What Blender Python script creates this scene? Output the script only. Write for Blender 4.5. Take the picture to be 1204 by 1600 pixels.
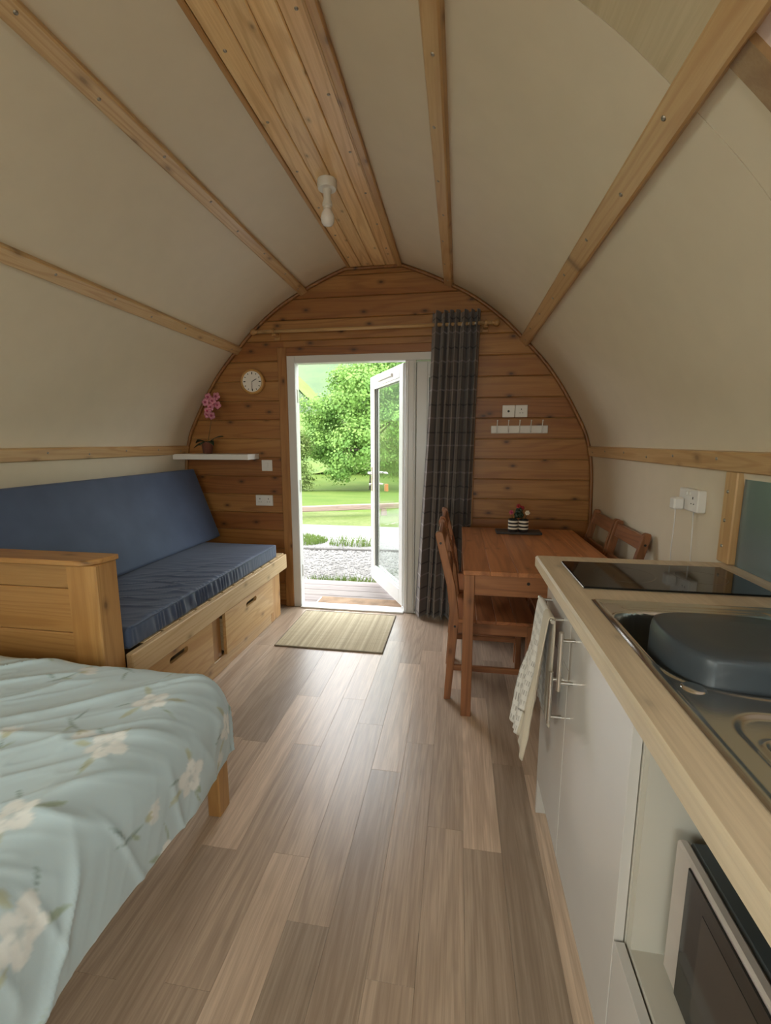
import bpy, bmesh, math, random
import numpy as np
from mathutils import Vector, Matrix, noise
for o in list(bpy.data.objects): bpy.data.objects.remove(o)
S = bpy.context.scene
C = S.collection
rnd = random.Random(7)
PI = math.pi

# ------------------------------------------------------------------ camera
cd = bpy.data.cameras.new('camera'); cam = bpy.data.objects.new('camera', cd); C.objects.link(cam)
cd.sensor_fit = 'VERTICAL'; cd.sensor_height = 24.0; cd.lens = 24.0 * 700.0 / 1600.0
cd.clip_start = 0.02; cd.clip_end = 1000
_dy = Vector((114, 110, 700)).normalized()                  # +Y of the room in camera right / up / forward
_dz = Vector((0, _dy.z, -_dy.y)).normalized()
_dx = Vector((_dy.y * _dz.z - _dy.z * _dz.y, _dy.z * _dz.x - _dy.x * _dz.z, _dy.x * _dz.y - _dy.y * _dz.x))
if _dx.x < 0: _dx = -_dx
right = Vector((_dx.x, _dy.x, _dz.x)); up = Vector((_dx.y, _dy.y, _dz.y)); fwd = Vector((_dx.z, _dy.z, _dz.z))
M = Matrix(((right.x, up.x, -fwd.x, 0), (right.y, up.y, -fwd.y, 0), (right.z, up.z, -fwd.z, 1.35), (0, 0, 0, 1)))
cam.matrix_world = M
S.camera = cam

# ------------------------------------------------------------------ sky, sun, exposure
W = bpy.data.worlds.new('sky'); S.world = W; W.use_nodes = True
bgn = W.node_tree.nodes['Background']
bgn.inputs['Color'].default_value = (0.94, 0.97, 1.0, 1); bgn.inputs['Strength'].default_value = 4.4
sd = bpy.data.lights.new('sun', 'SUN'); sd.energy = 1.1; sd.angle = math.radians(12); sd.color = (1.0, 0.94, 0.82)
sun = bpy.data.objects.new('sun', sd); C.objects.link(sun)
sun.rotation_euler = Vector((0.62, 0.38, -0.80)).to_track_quat('-Z', 'Y').to_euler()
def portal(name, loc, target, sx, sy):
    l = bpy.data.lights.new(name, 'AREA'); l.shape = 'RECTANGLE'; l.size = sx; l.size_y = sy
    l.cycles.is_portal = True
    o = bpy.data.objects.new(name, l); C.objects.link(o); o.location = loc
    o.rotation_euler = (Vector(target) - Vector(loc)).to_track_quat('-Z', 'Y').to_euler()
portal('door_portal', (-0.63, 3.50, 1.0), (-0.63, 0, 1.0), 1.5, 2.0)
portal('window_portal', (-0.63, -2.46, 1.45), (-0.63, 0, 1.45), 1.5, 1.2)  # sampling portal for the added rear window
rl = bpy.data.lights.new('rear_fill_light', 'AREA'); rl.shape = 'RECTANGLE'; rl.size = 1.3; rl.size_y = 1.0; rl.energy = 4; rl.color = (1.0, .95, .86)  # fill lamp added behind the camera to lift the interior
rlo = bpy.data.objects.new('rear_fill_light', rl); C.objects.link(rlo); rlo.location = (-0.63, -2.55, 1.36); rlo.rotation_euler = (PI / 2, 0, 0)
def vault_fill_light(name, side):  # added fill lamp outside each rooflight, brightens the vault and floor
    l = bpy.data.lights.new(name, 'AREA'); l.shape = 'RECTANGLE'; l.size = 1.15; l.size_y = .55; l.energy = 29; l.color = (1.0, .96, .88)
    o = bpy.data.objects.new(name, l); C.objects.link(o); o.location = (-.63 + side * 1.56, -1.3, 1.84)
    d = Vector((-side * .85, 0, -.53)).normalized(); z = -d; x = Vector((0, 1, 0)); y = z.cross(x); o.matrix_world = Matrix(((x.x, y.x, z.x, o.location.x), (x.y, y.y, z.y, o.location.y), (x.z, y.z, z.z, o.location.z), (0, 0, 0, 1)))
vault_fill_light('left_fill_light', -1); vault_fill_light('right_fill_light', 1)
vs = S.view_settings
S.display_settings.display_device = 'sRGB'
vs.view_transform = 'Standard'; vs.look = 'None'; vs.gamma = 1.0; vs.use_curve_mapping = False
vs.exposure = 0.84
S.cycles.max_bounces = 12; S.cycles.diffuse_bounces = 8; S.cycles.glossy_bounces = 4
S.cycles.transparent_max_bounces = 12; S.cycles.caustics_reflective = False; S.cycles.caustics_refractive = False
S.cycles.sample_clamp_indirect = 6.0

# ------------------------------------------------------------------ materials
def srgb(r, g, b):
    f = lambda c: (c / 255 / 12.92) if c / 255 <= .04045 else ((c / 255 + .055) / 1.055) ** 2.4
    return (f(r), f(g), f(b), 1)
class NT:
    def __init__(s, name):
        s.m = bpy.data.materials.new(name); s.m.use_nodes = True; s.t = s.m.node_tree
        s.b = s.t.nodes['Principled BSDF']; s.out = s.t.nodes['Material Output']
    def n(s, t, **k):
        x = s.t.nodes.new(t)
        for a, v in k.items(): setattr(x, a, v)
        return x
    def l(s, a, b): s.t.links.new(a, b)
    def set(s, **k):
        for a, v in k.items(): s.b.inputs[a.replace('_', ' ')].default_value = v
    def math(s, op, a, b=None, c=None):
        x = s.n('ShaderNodeMath', operation=op)
        for i, v in enumerate((a, b, c)):
            if v is None: continue
            if isinstance(v, (int, float)): x.inputs[i].default_value = v
            else: s.l(v, x.inputs[i])
        return x.outputs[0]
    def mix(s, f, a, b, mode='MIX'):
        x = s.n('ShaderNodeMix', data_type='RGBA', blend_type=mode)
        for k, v in ((0, f), (6, a), (7, b)):
            if isinstance(v, (int, float)): x.inputs[k].default_value = v
            elif isinstance(v, tuple): x.inputs[k].default_value = v
            else: s.l(v, x.inputs[k])
        return x.outputs[2]
    def coord(s, scale=(1, 1, 1), rand=True, kind='Object'):
        tc = s.n('ShaderNodeTexCoord'); v = tc.outputs[kind]
        if rand:
            oi = s.n('ShaderNodeObjectInfo'); cb = s.n('ShaderNodeCombineXYZ')
            for i, k in enumerate((13.7, 27.1, 41.9)): s.l(s.math('MULTIPLY', oi.outputs['Random'], k), cb.inputs[i])
            a = s.n('ShaderNodeVectorMath', operation='ADD'); s.l(v, a.inputs[0]); s.l(cb.outputs[0], a.inputs[1]); v = a.outputs[0]
        return s.scale(v, scale)
    def scale(s, v, scale):
        mp = s.n('ShaderNodeVectorMath', operation='MULTIPLY'); s.l(v, mp.inputs[0]); mp.inputs[1].default_value = scale
        return mp.outputs[0]
    def noise(s, v, sc, det=2, rough=.5, dist=0):
        x = s.n('ShaderNodeTexNoise'); s.l(v, x.inputs['Vector']); x.inputs['Scale'].default_value = sc
        x.inputs['Detail'].default_value = det; x.inputs['Roughness'].default_value = rough; x.inputs['Distortion'].default_value = dist
        return x.outputs['Fac']
    def ramp(s, f, stops, interp='LINEAR'):
        x = s.n('ShaderNodeValToRGB'); s.l(f, x.inputs[0]); e = x.color_ramp.elements; x.color_ramp.interpolation = interp
        while len(e) < len(stops): e.new(.5)
        for i, (p, c) in enumerate(stops): e[i].position = p; e[i].color = c if isinstance(c, tuple) else (c, c, c, 1)
        return x.outputs[0]
    def bump(s, h, st=.2, d=.01):
        x = s.n('ShaderNodeBump'); s.l(h, x.inputs['Height']); x.inputs['Strength'].default_value = st; x.inputs['Distance'].default_value = d
        s.l(x.outputs[0], s.b.inputs['Normal'])
def plain(name, col, rough=.5, metal=0, bump=0, bscale=60, var=.06, spec=.5, **k):
    t = NT(name); t.set(Roughness=rough, Metallic=metal, Specular_IOR_Level=spec, **k)
    v = t.coord(); f = t.noise(v, 9, 4)
    d = tuple(c * (1 - var) for c in col[:3]) + (1,); e = tuple(min(1, c * (1 + var)) for c in col[:3]) + (1,)
    t.l(t.ramp(f, [(.3, d), (.7, e)]), t.b.inputs['Base Color'])
    if bump: t.bump(t.noise(v, bscale, 3), bump, .004)
    return t.m
AX = {'x': 0, 'y': 1, 'z': 2}
def wood(name, light, mid, dark, axis, rough=.45, knots=.6, rings=26, tint=True, fine=.25, coat=0, knot_size=.055):
    t = NT(name); t.set(Roughness=rough)
    a = AX[axis]
    def sc(al, ac): return tuple(al if i == a else ac for i in range(3))
    v0 = t.coord()
    base = t.noise(t.scale(v0, sc(.22, 3.2)), 1.0, 3, .5)
    ringv = t.math('ADD', t.math('MULTIPLY', t.math('SINE', t.math('MULTIPLY', base, rings * 6.0)), .5), .5)
    broad = t.noise(t.scale(v0, sc(.35, 7)), 1.0, 2, .5)
    fineg = t.noise(t.scale(v0, sc(6, 170)), 1.0, 2, .6)
    col = t.mix(t.ramp(broad, [(.32, 0.0), (.68, 1.0)]), light, mid)
    col = t.mix(t.math('MULTIPLY', t.ramp(ringv, [(.55, 0.0), (1, 1.0)]), .38), col, dark)
    col = t.mix(t.math('MULTIPLY', t.ramp(fineg, [(.35, 1.0), (.65, 0.0)]), fine), col, dark)
    if knots:
        vo = t.n('ShaderNodeTexVoronoi', voronoi_dimensions='2D'); sp_ = t.n('ShaderNodeSeparateXYZ'); t.l(v0, sp_.inputs[0]); cb_ = t.n('ShaderNodeCombineXYZ')
        o1, o2 = [i for i in range(3) if i != a]
        t.l(t.math('MULTIPLY', sp_.outputs[a], 2.9), cb_.inputs[0]); t.l(t.math('MULTIPLY', t.math('ADD', sp_.outputs[o1], sp_.outputs[o2]), 5.2), cb_.inputs[1])
        t.l(cb_.outputs[0], vo.inputs['Vector']); vo.inputs['Scale'].default_value = 1.0
        k = t.ramp(vo.outputs['Distance'], [(knot_size * .45, 1.0), (knot_size, .45), (knot_size * 2.4, 0.0)])
        kc = tuple(c * .28 for c in dark[:3]) + (1,)
        col = t.mix(t.math('MULTIPLY', k, knots), col, kc)
    if tint:
        oi = t.n('ShaderNodeObjectInfo'); col = t.mix(1.0, col, oi.outputs['Color'], 'MULTIPLY')
    t.l(col, t.b.inputs['Base Color'])
    if coat: t.set(Coat_Weight=coat, Coat_Roughness=.25)
    t.bump(t.math('ADD', fineg, t.math('MULTIPLY', ringv, .4)), .12, .002)
    return t.m
PL, PM, PD = (.60, .42, .22, 1), (.52, .325, .145, 1), (.36, .18, .062, 1)
pine = {a: wood('varnished_pine_' + a, PL, PM, PD, a, .38) for a in 'xyz'}
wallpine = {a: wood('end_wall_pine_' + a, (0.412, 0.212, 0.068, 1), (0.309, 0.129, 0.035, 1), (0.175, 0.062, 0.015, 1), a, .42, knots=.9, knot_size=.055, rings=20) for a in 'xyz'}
ridgepine = {a: wood('ridge_pine_' + a, (.92, .72, .42, 1), (.80, .54, .27, 1), (.50, .26, .09, 1), a, .36, knots=.6, knot_size=.03) for a in 'y'}
bare = {a: wood('bare_pine_' + a, (0.634, 0.475, 0.290, 1), (0.590, 0.414, 0.229, 1), (0.440, 0.273, 0.123, 1), a, .6, knots=.5) for a in 'xyz'}
orange = {a: wood('orange_pine_' + a, (0.447, 0.260, 0.101, 1), (0.390, 0.209, 0.072, 1), (0.260, 0.115, 0.033, 1), a, .35, knots=.7) for a in 'xyz'}
stain = {a: wood('brown_stain_' + a, (.34, .145, .062, 1), (.25, .10, .042, 1), (.10, .036, .016, 1), a, .34, knots=.5, rings=18) for a in 'xyz'}
floor_m = wood('oak_vinyl', (.54, .425, .325, 1), (.45, .345, .26, 1), (.27, .19, .135, 1), 'y', .34, knots=.12, rings=20, fine=.5)
oak_top = {a: wood('oak_laminate_' + a, (0.704, 0.594, 0.440, 1), (0.627, 0.522, 0.385, 1), (0.440, 0.347, 0.242, 1), a, .42, knots=.3, rings=14, fine=.35, knot_size=.04) for a in 'xy'}
deck_m = wood('weathered_deck', (0.242, 0.212, 0.200, 1), (0.200, 0.170, 0.160, 1), (0.121, 0.097, 0.092, 1), 'x', .75, knots=.2)
rail_m = wood('weathered_rail', (.26, .19, .15, 1), (.2, .14, .11, 1), (.1, .07, .05, 1), 'x', .85, knots=.2)
bark_m = plain('bark', (.10, .075, .055, 1), .9, bump=.5, bscale=20, var=.3)
floor_m.node_tree.nodes['Principled BSDF'].inputs['Specular IOR Level'].default_value = .85
white_panel = plain('cream_ceiling_board', (.65, .565, .425, 1), .5, bump=.03, bscale=30, var=.02)
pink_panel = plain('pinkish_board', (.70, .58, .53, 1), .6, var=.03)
tan_panel = wood('tan_grained_board', (.56, .47, .31, 1), (.50, .41, .26, 1), (.38, .30, .17, 1), 'y', .55, knots=.1, rings=10)  # tan grained board for one sector of the vault
upvc = plain('white_upvc', (0.634, 0.626, 0.610, 1), .3, var=.01)
seal_m = plain('dark_seal', (.03, .03, .032, 1), .6)
white_plastic = plain('white_plastic', (0.702, 0.684, 0.648, 1), .35, var=.02)
grey_plastic = plain('lamp_plastic', (.72, .71, .66, 1), .4, var=.02)
steel = plain('brushed_steel', (.62, .60, .57, 1), .3, 1, var=.05)
chrome = plain('chrome', (.75, .75, .74, 1), .14, 1, var=.02)
zinc = plain('zinc_screw', (.36, .33, .28, 1), .4, .9)
black_plastic = plain('black_plastic', (.02, .02, .022, 1), .4)
white_gloss = plain('gloss_white_door', (0.546, 0.524, 0.502, 1), .12, var=.01)
carcass_m = plain('white_carcass', (0.510, 0.484, 0.422, 1), .45, var=.015)
hob_glass = plain('black_hob_glass', (.005, .005, .006, 1), .05, var=0, spec=.3)
print_grey = plain('grey_print', (.06, .06, .062, 1), .2)
splash_m = plain('blue_grey_splashback', (.20, .25, .265, 1), .28, .55, var=.03)
sink_m = plain('sink_steel', (.60, .585, .55, 1), .23, 1, bump=.02, bscale=200, var=.03)
tub_m = plain('slate_plastic', (.040, .052, .064, 1), .38, bump=.05, bscale=300, var=.05)
black_glass = plain('microwave_glass', (.012, .012, .012, 1), .08, var=.02)
mw_case = plain('microwave_case', (.05, .06, .065, 1), .4)
silver_m = plain('silver_plastic', (.55, .50, .47, 1), .35, .3)
slate_m = plain('dark_slate', (.035, .028, .025, 1), .6, bump=.4)
coir_m = plain('brown_coir', (.24, .155, .095, 1), .95, bump=.8, bscale=200, var=.3)
clock_face_m = plain('clock_face', (.78, .75, .70, 1), .4, var=.02)
gold_wood = plain('honey_wood_rim', (.50, .28, .09, 1), .3, var=.1)
black_m = plain('black_paint', (.012, .012, .014, 1), .4)
cream_m = plain('cream_glaze', (.72, .66, .55, 1), .3)
leaf_dark = plain('dark_leaf', (.012, .028, .012, 1), .4)
petal_m = plain('pink_petal', (.62, .24, .32, 1), .6, var=.25)
petal_deep = plain('deep_pink_petal', (.42, .06, .14, 1), .6, var=.2)
red_petal = plain('red_petal', (.30, .015, .02, 1), .6)
pot_m = plain('brown_pot', (.16, .06, .04, 1), .35)
stem_m = plain('plant_stem', (.16, .10, .04, 1), .6)
orange_tag = plain('orange_tag', (.75, .20, .07, 1), .4)
bulb_m = plain('opal_bulb', (.78, .76, .74, 1), .25, var=.01)
road_m = plain('pale_road', (0.181, 0.178, 0.172, 1), .9, bump=.3, bscale=40, var=.08)
stone_m = plain('gravel_stone', (0.179, 0.173, 0.164, 1), .9, var=.25)
edge_stone_m = plain('dark_edging', (0.080, 0.075, 0.070, 1), .9, var=.2)

def obj_tint(t):
    oi = t.n('ShaderNodeObjectInfo'); return oi.outputs['Color']
# glass that lets daylight straight through
t = NT('window_glass'); g = t.n('ShaderNodeBsdfGlossy'); g.inputs['Roughness'].default_value = .02
tr = t.n('ShaderNodeBsdfTransparent'); tr.inputs[0].default_value = (.93, .97, .95, 1)
fr = t.n('ShaderNodeLayerWeight'); fr.inputs[0].default_value = .5
ms = t.n('ShaderNodeMixShader'); t.l(t.math('ADD', t.math('MULTIPLY', t.math('POWER', fr.outputs['Facing'], 4.0), .6), .035), ms.inputs[0]); t.l(tr.outputs[0], ms.inputs[1]); t.l(g.outputs[0], ms.inputs[2])
t.l(ms.outputs[0], t.out.inputs[0]); glass_m = t.m
# navy mattress fabric
t = NT('navy_fabric'); t.set(Roughness=.62, Sheen_Weight=.15); v = t.coord()
t.l(t.ramp(t.noise(v, 5, 4), [(.3, (.038, .060, .120, 1)), (.7, (.054, .082, .155, 1))]), t.b.inputs['Base Color'])
t.bump(t.noise(v, 500, 2), .15, .001); navy = t.m
# duvet print carried on the cloth as a colour attribute
t = NT('floral_duvet'); t.set(Roughness=.8, Sheen_Weight=.2); at_ = t.n('ShaderNodeVertexColor', layer_name='print')
t.l(at_.outputs[0], t.b.inputs['Base Color']); t.bump(t.noise(t.coord(rand=False), 700, 2), .1, .001); duvet_m = t.m
# plaid curtain: UV in metres
def stripes(t, c, period, pos, half):
    f = t.math('FRACT', t.math('DIVIDE', c, period)); d = t.math('ABSOLUTE', t.math('SUBTRACT', f, pos))
    return t.math('LESS_THAN', d, half)
t = NT('plaid_curtain'); t.set(Roughness=.85, Sheen_Weight=.2)
tc = t.n('ShaderNodeTexCoord'); sx = t.n('ShaderNodeSeparateXYZ'); t.l(tc.outputs['UV'], sx.inputs[0])
u, vv = sx.outputs[0], sx.outputs[1]
col = t.mix(t.noise(t.scale(tc.outputs['UV'], (400, 400, 1)), 1, 1), (.13, .105, .093, 1), (.175, .145, .13, 1))
col = t.mix(stripes(t, vv, .195, .25, .028), col, (.045, .036, .035, 1))
col = t.mix(stripes(t, u, .195, .25, .07), col, (.055, .045, .043, 1))
col = t.mix(t.math('MULTIPLY', stripes(t, vv, .195, .72, .028), .75), col, (.30, .26, .25, 1))
col = t.mix(t.math('MULTIPLY', stripes(t, u, .195, .72, .04), .75), col, (.34, .29, .25, 1))
t.l(col, t.b.inputs['Base Color']); curtain_m = t.m
# woven rug, stripes along Y
t = NT('woven_rug'); t.set(Roughness=.9); v = t.coord(rand=False)
st = t.noise(t.scale(v, (26, .25, 1)), 1, 3, .7); fine = t.noise(t.scale(v, (300, 60, 1)), 1, 2)
col = t.ramp(st, [(.3, (.30, .245, .16, 1)), (.5, (.50, .42, .28, 1)), (.62, (.62, .54, .38, 1)), (.75, (.36, .30, .20, 1))])
col = t.mix(t.math('MULTIPLY', fine, .35), col, (.22, .18, .12, 1))
wv = t.noise(t.scale(v, (4, 90, 1)), 1, 2)
col = t.mix(t.math('MULTIPLY', t.ramp(wv, [(.5, 0.0), (.75, 1.0)]), .3), col, (.25, .21, .14, 1))
t.l(col, t.b.inputs['Base Color']); t.bump(fine, .4, .002); rug_m = t.m
# waffle towel
t = NT('waffle_towel'); t.set(Roughness=.9, Sheen_Weight=.2); tc = t.n('ShaderNodeTexCoord')
sx = t.n('ShaderNodeSeparateXYZ'); t.l(tc.outputs['UV'], sx.inputs[0])
chk = t.math('MULTIPLY', t.math('LESS_THAN', t.math('FRACT', t.math('MULTIPLY', sx.outputs[0], 34)), .55), t.math('LESS_THAN', t.math('FRACT', t.math('MULTIPLY', sx.outputs[1], 30)), .5))
nz = t.noise(t.scale(tc.outputs['UV'], (30, 30, 1)), 1, 2)
col = t.mix(t.math('MULTIPLY', chk, t.ramp(nz, [(.35, .2), (.6, 1.0)])), (.66, .64, .61, 1), (.34, .32, .30, 1))
band = t.math('MULTIPLY', t.math('GREATER_THAN', sx.outputs[0], .62), t.math('LESS_THAN', sx.outputs[1], 9))
col = t.mix(band, col, (.52, .46, .37, 1))
wn = t.noise(t.scale(tc.outputs['UV'], (16, 48, 1)), 1, 1, .5, 1.5)
zone = t.math('MULTIPLY', t.math('MULTIPLY', t.math('GREATER_THAN', sx.outputs[0], .68), t.math('LESS_THAN', sx.outputs[0], .88)), t.math('MULTIPLY', t.math('GREATER_THAN', sx.outputs[1], .22), t.math('LESS_THAN', sx.outputs[1], .34)))
col = t.mix(t.math('MULTIPLY', zone, t.math('MULTIPLY', t.math('GREATER_THAN', wn, .54), .8)), col, (.16, .13, .10, 1))
t.l(col, t.b.inputs['Base Color']); t.bump(chk, .5, .002); towel_m = t.m
# grass, gravel, hills
def ground_mat(name, c1, c2, c3, s1, s2, bump=.5):
    t = NT(name); t.set(Roughness=.95, Specular_IOR_Level=.1); v = t.coord(rand=False)
    a = t.noise(v, s1, 4, .6); b = t.noise(v, s2, 3, .7)
    col = t.mix(t.ramp(a, [(.35, 0.0), (.65, 1.0)]), c1, c2); col = t.mix(t.math('MULTIPLY', t.ramp(b, [(.45, 0.0), (.7, 1.0)]), .6), col, c3)
    t.l(col, t.b.inputs['Base Color']); t.bump(b, bump, .05); return t.m
grass_m = ground_mat('meadow_grass', (0.056, 0.095, 0.014, 1), (0.084, 0.117, 0.022, 1), (0.044, 0.078, 0.014, 1), .5, 9)
verge_m = ground_mat('verge_grass', (0.073, 0.103, 0.024, 1), (0.109, 0.128, 0.046, 1), (0.054, 0.082, 0.018, 1), 1.3, 14)
bracken_m = ground_mat('bracken_slope', (0.084, 0.129, 0.030, 1), (0.121, 0.152, 0.046, 1), (0.035, 0.073, 0.023, 1), .12, .9)
hill_m = ground_mat('hazy_far_hill_grass', (0.082, 0.121, 0.061, 1), (0.103, 0.139, 0.073, 1), (0.066, 0.103, 0.061, 1), .02, .12, .2)  # distance haze mixed into the hill's own green
heath_m = ground_mat('heather_hillside', (0.064, 0.095, 0.049, 1), (0.088, 0.115, 0.058, 1), (0.046, 0.067, 0.042, 1), .08, .5)
crest_m = ground_mat('bright_crest_grass', (0.121, 0.178, 0.046, 1), (0.142, 0.191, 0.061, 1), (0.106, 0.155, 0.042, 1), .1, .7)
t = NT('gravel'); t.set(Roughness=.95); v = t.coord(rand=False); vo = t.n('ShaderNodeTexVoronoi'); t.l(v, vo.inputs['Vector']); vo.inputs['Scale'].default_value = 26
vo.inputs['Randomness'].default_value = 1
col = t.ramp(t.noise(v, 38, 2, .6), [(.3, (0.092, 0.088, 0.084, 1)), (.55, (0.184, 0.178, 0.169, 1)), (.75, (0.243, 0.236, 0.228, 1))])
t.l(col, t.b.inputs['Base Color']); t.bump(vo.outputs['Distance'], .8, .03); gravel_m = t.m
def leaf_mat(name, a, b):
    t = NT(name); t.set(Roughness=.6, Specular_IOR_Level=.2); v = t.coord(rand=False); f = t.noise(v, .9, 3, .6); t.l(t.ramp(f, [(.35, a), (.65, b)]), t.b.inputs['Base Color'])
    tl = t.n('ShaderNodeBsdfTranslucent'); t.l(t.ramp(f, [(.35, a), (.65, b)]), tl.inputs[0])
    m = t.n('ShaderNodeMixShader'); m.inputs[0].default_value = .3; t.l(t.b.outputs[0], m.inputs[1]); t.l(tl.outputs[0], m.inputs[2]); t.l(m.outputs[0], t.out.inputs[0]); return t.m
leaf_m = leaf_mat('tree_leaves', (0.119, 0.235, 0.050, 1), (0.199, 0.327, 0.073, 1))
leaf2_m = leaf_mat('shrub_leaves', (0.085, 0.139, 0.030, 1), (0.139, 0.188, 0.050, 1))

# ------------------------------------------------------------------ mesh helpers
class G:
    def __init__(s): s.bm = bmesh.new()
    def _add(s, b, bev, seg=1):
        if bev:
            bmesh.ops.bevel(b, geom=b.edges[:], offset=bev, segments=seg, affect='EDGES', profile=.5)
        me = bpy.data.meshes.new('tmp'); b.to_mesh(me); b.free(); s.bm.from_mesh(me); bpy.data.meshes.remove(me); return s
    def box(s, x0, x1, y0, y1, z0, z1, bev=0, seg=1):
        b = bmesh.new(); bmesh.ops.create_cube(b, size=1)
        for v in b.verts: v.co = Vector(((x0 + x1) / 2 + v.co.x * (x1 - x0), (y0 + y1) / 2 + v.co.y * (y1 - y0), (z0 + z1) / 2 + v.co.z * (z1 - z0)))
        return s._add(b, bev, seg)
    def bar(s, p, q, w, h, upv=(0, 0, 1), bev=0):
        p, q = Vector(p), Vector(q); d = q - p; L = d.length; d.normalize(); u = Vector(upv); r = d.cross(u).normalized(); u = r.cross(d)
        b = bmesh.new(); bmesh.ops.create_cube(b, size=1); c = (p + q) / 2
        for v in b.verts: v.co = c + r * v.co.x * w + d * v.co.y * L + u * v.co.z * h
        return s._add(b, bev)
    def tube(s, pts, r, n=10, cap=True):
        pts = [Vector(p) for p in pts]; R = r if isinstance(r, (list, tuple)) else [r] * len(pts); rings = []; ref = Vector((0.13, 0.31, .94))
        for i, p in enumerate(pts):
            d = (pts[min(i + 1, len(pts) - 1)] - pts[max(i - 1, 0)]).normalized()
            a = d.cross(ref)
            if a.length < .1: a = d.cross(Vector((1, 0, 0)))
            a.normalize(); b = d.cross(a)
            rings.append([s.bm.verts.new(p + (a * math.cos(2 * PI * k / n) + b * math.sin(2 * PI * k / n)) * R[i]) for k in range(n)])
        for i in range(len(rings) - 1):
            for k in range(n): s.bm.faces.new((rings[i][k], rings[i][(k + 1) % n], rings[i + 1][(k + 1) % n], rings[i + 1][k]))
        if cap: s.bm.faces.new(rings[0][::-1]); s.bm.faces.new(rings[-1])
        return s
    def lathe(s, prof, c=(0, 0, 0), axis=(0, 0, 1), n=24):
        c = Vector(c); a = Vector(axis).normalized(); e = a.orthogonal().normalized(); f = a.cross(e); rings = []
        for r, z in prof:
            if r < 1e-6: rings.append([s.bm.verts.new(c + a * z)])
            else: rings.append([s.bm.verts.new(c + a * z + (e * math.cos(2 * PI * k / n) + f * math.sin(2 * PI * k / n)) * r) for k in range(n)])
        for A, B in zip(rings, rings[1:]):
            for k in range(n):
                k2 = (k + 1) % n
                if len(A) == 1 and len(B) == 1: continue
                if len(A) == 1: s.bm.faces.new((A[0], B[k2], B[k]))
                elif len(B) == 1: s.bm.faces.new((A[k], A[k2], B[0]))
                else: s.bm.faces.new((A[k], A[k2], B[k2], B[k]))
        return s
    def prism(s, poly, plane, d0, d1, bev=0):
        b = bmesh.new()
        def P(p, d): return {'xz': (p[0], d, p[1]), 'yz': (d, p[0], p[1]), 'xy': (p[0], p[1], d)}[plane]
        A = [b.verts.new(P(p, d0)) for p in poly]; B = [b.verts.new(P(p, d1)) for p in poly]; n = len(poly)
        b.faces.new(A[::-1]); b.faces.new(B)
        for k in range(n): b.faces.new((A[k], A[(k + 1) % n], B[(k + 1) % n], B[k]))
        bmesh.ops.recalc_face_normals(b, faces=b.faces[:])
        return s._add(b, bev)
    def loft(s, rings, cap0=True, cap1=True):
        R = [[s.bm.verts.new(p) for p in r] for r in rings]; n = len(R[0])
        for A, B in zip(R, R[1:]):
            for k in range(n): s.bm.faces.new((A[k], A[(k + 1) % n], B[(k + 1) % n], B[k]))
        if cap0: s.bm.faces.new(R[0][::-1])
        if cap1: s.bm.faces.new(R[-1])
        return s
    def ico(s, c, r, sub=2, sc=(1, 1, 1)):
        b = bmesh.new(); bmesh.ops.create_icosphere(b, subdivisions=sub, radius=1)
        for v in b.verts: v.co = Vector(c) + Vector((v.co.x * sc[0], v.co.y * sc[1], v.co.z * sc[2])) * r
        return s._add(b, 0)
    def mesh(s, name, smooth=False, angle=None):
        bmesh.ops.recalc_face_normals(s.bm, faces=s.bm.faces[:])
        me = bpy.data.meshes.new(name); s.bm.to_mesh(me); s.bm.free()
        if smooth or angle:
            me.polygons.foreach_set('use_smooth', [True] * len(me.polygons))
            if angle: me.set_sharp_from_angle(angle=math.radians(angle))
        return me
def link(name, me, mat, parent=None, tint=None):
    if mat and not me.materials: me.materials.append(mat)
    o = bpy.data.objects.new(name, me); C.objects.link(o)
    if parent: o.parent = parent
    if tint: o.color = (tint[0], tint[1], tint[2], 1)
    return o
def part(name, g, mat, parent=None, smooth=False, angle=None, tint=None, off=None, label=None):
    """g holds points in the frame of the parent's thing (off shifts world-built points into it)."""
    if off is not None: bmesh.ops.translate(g.bm, verts=g.bm.verts[:], vec=-Vector(off))
    o = link(name, g.mesh(name, smooth, angle), mat, parent, tint)
    if label: o['label'] = label
    return o
def tag(o, label, cat=None, group=None, kind=None):
    o['label'] = label
    if cat: o['category'] = cat
    if group: o['group'] = group
    if kind: o['kind'] = kind
    return o
def thing(name, label, cat, loc=(0, 0, 0), rz=0, group=None):
    o = bpy.data.objects.new(name, None); C.objects.link(o); o.location = loc; o.rotation_euler = (0, 0, rz); o.empty_display_size = .05
    return tag(o, label, cat, group)
def struct(name, g, mat, label, smooth=False, angle=None):
    o = link(name, g.mesh(name, smooth, angle) if isinstance(g, G) else g, mat); o['kind'] = 'structure'; o['label'] = label; return o
def copy_tree(o, parent=None):
    c = o.copy(); C.objects.link(c)
    if parent: c.parent = parent
    for ch in [x for x in bpy.data.objects if x.parent == o]: copy_tree(ch, c)
    return c
def jit(a=.12, warm=.05):
    k = 1 - rnd.random() * a; return (k * (1 + rnd.uniform(0, warm)), k, k * (1 - rnd.uniform(0, warm)))
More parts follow.
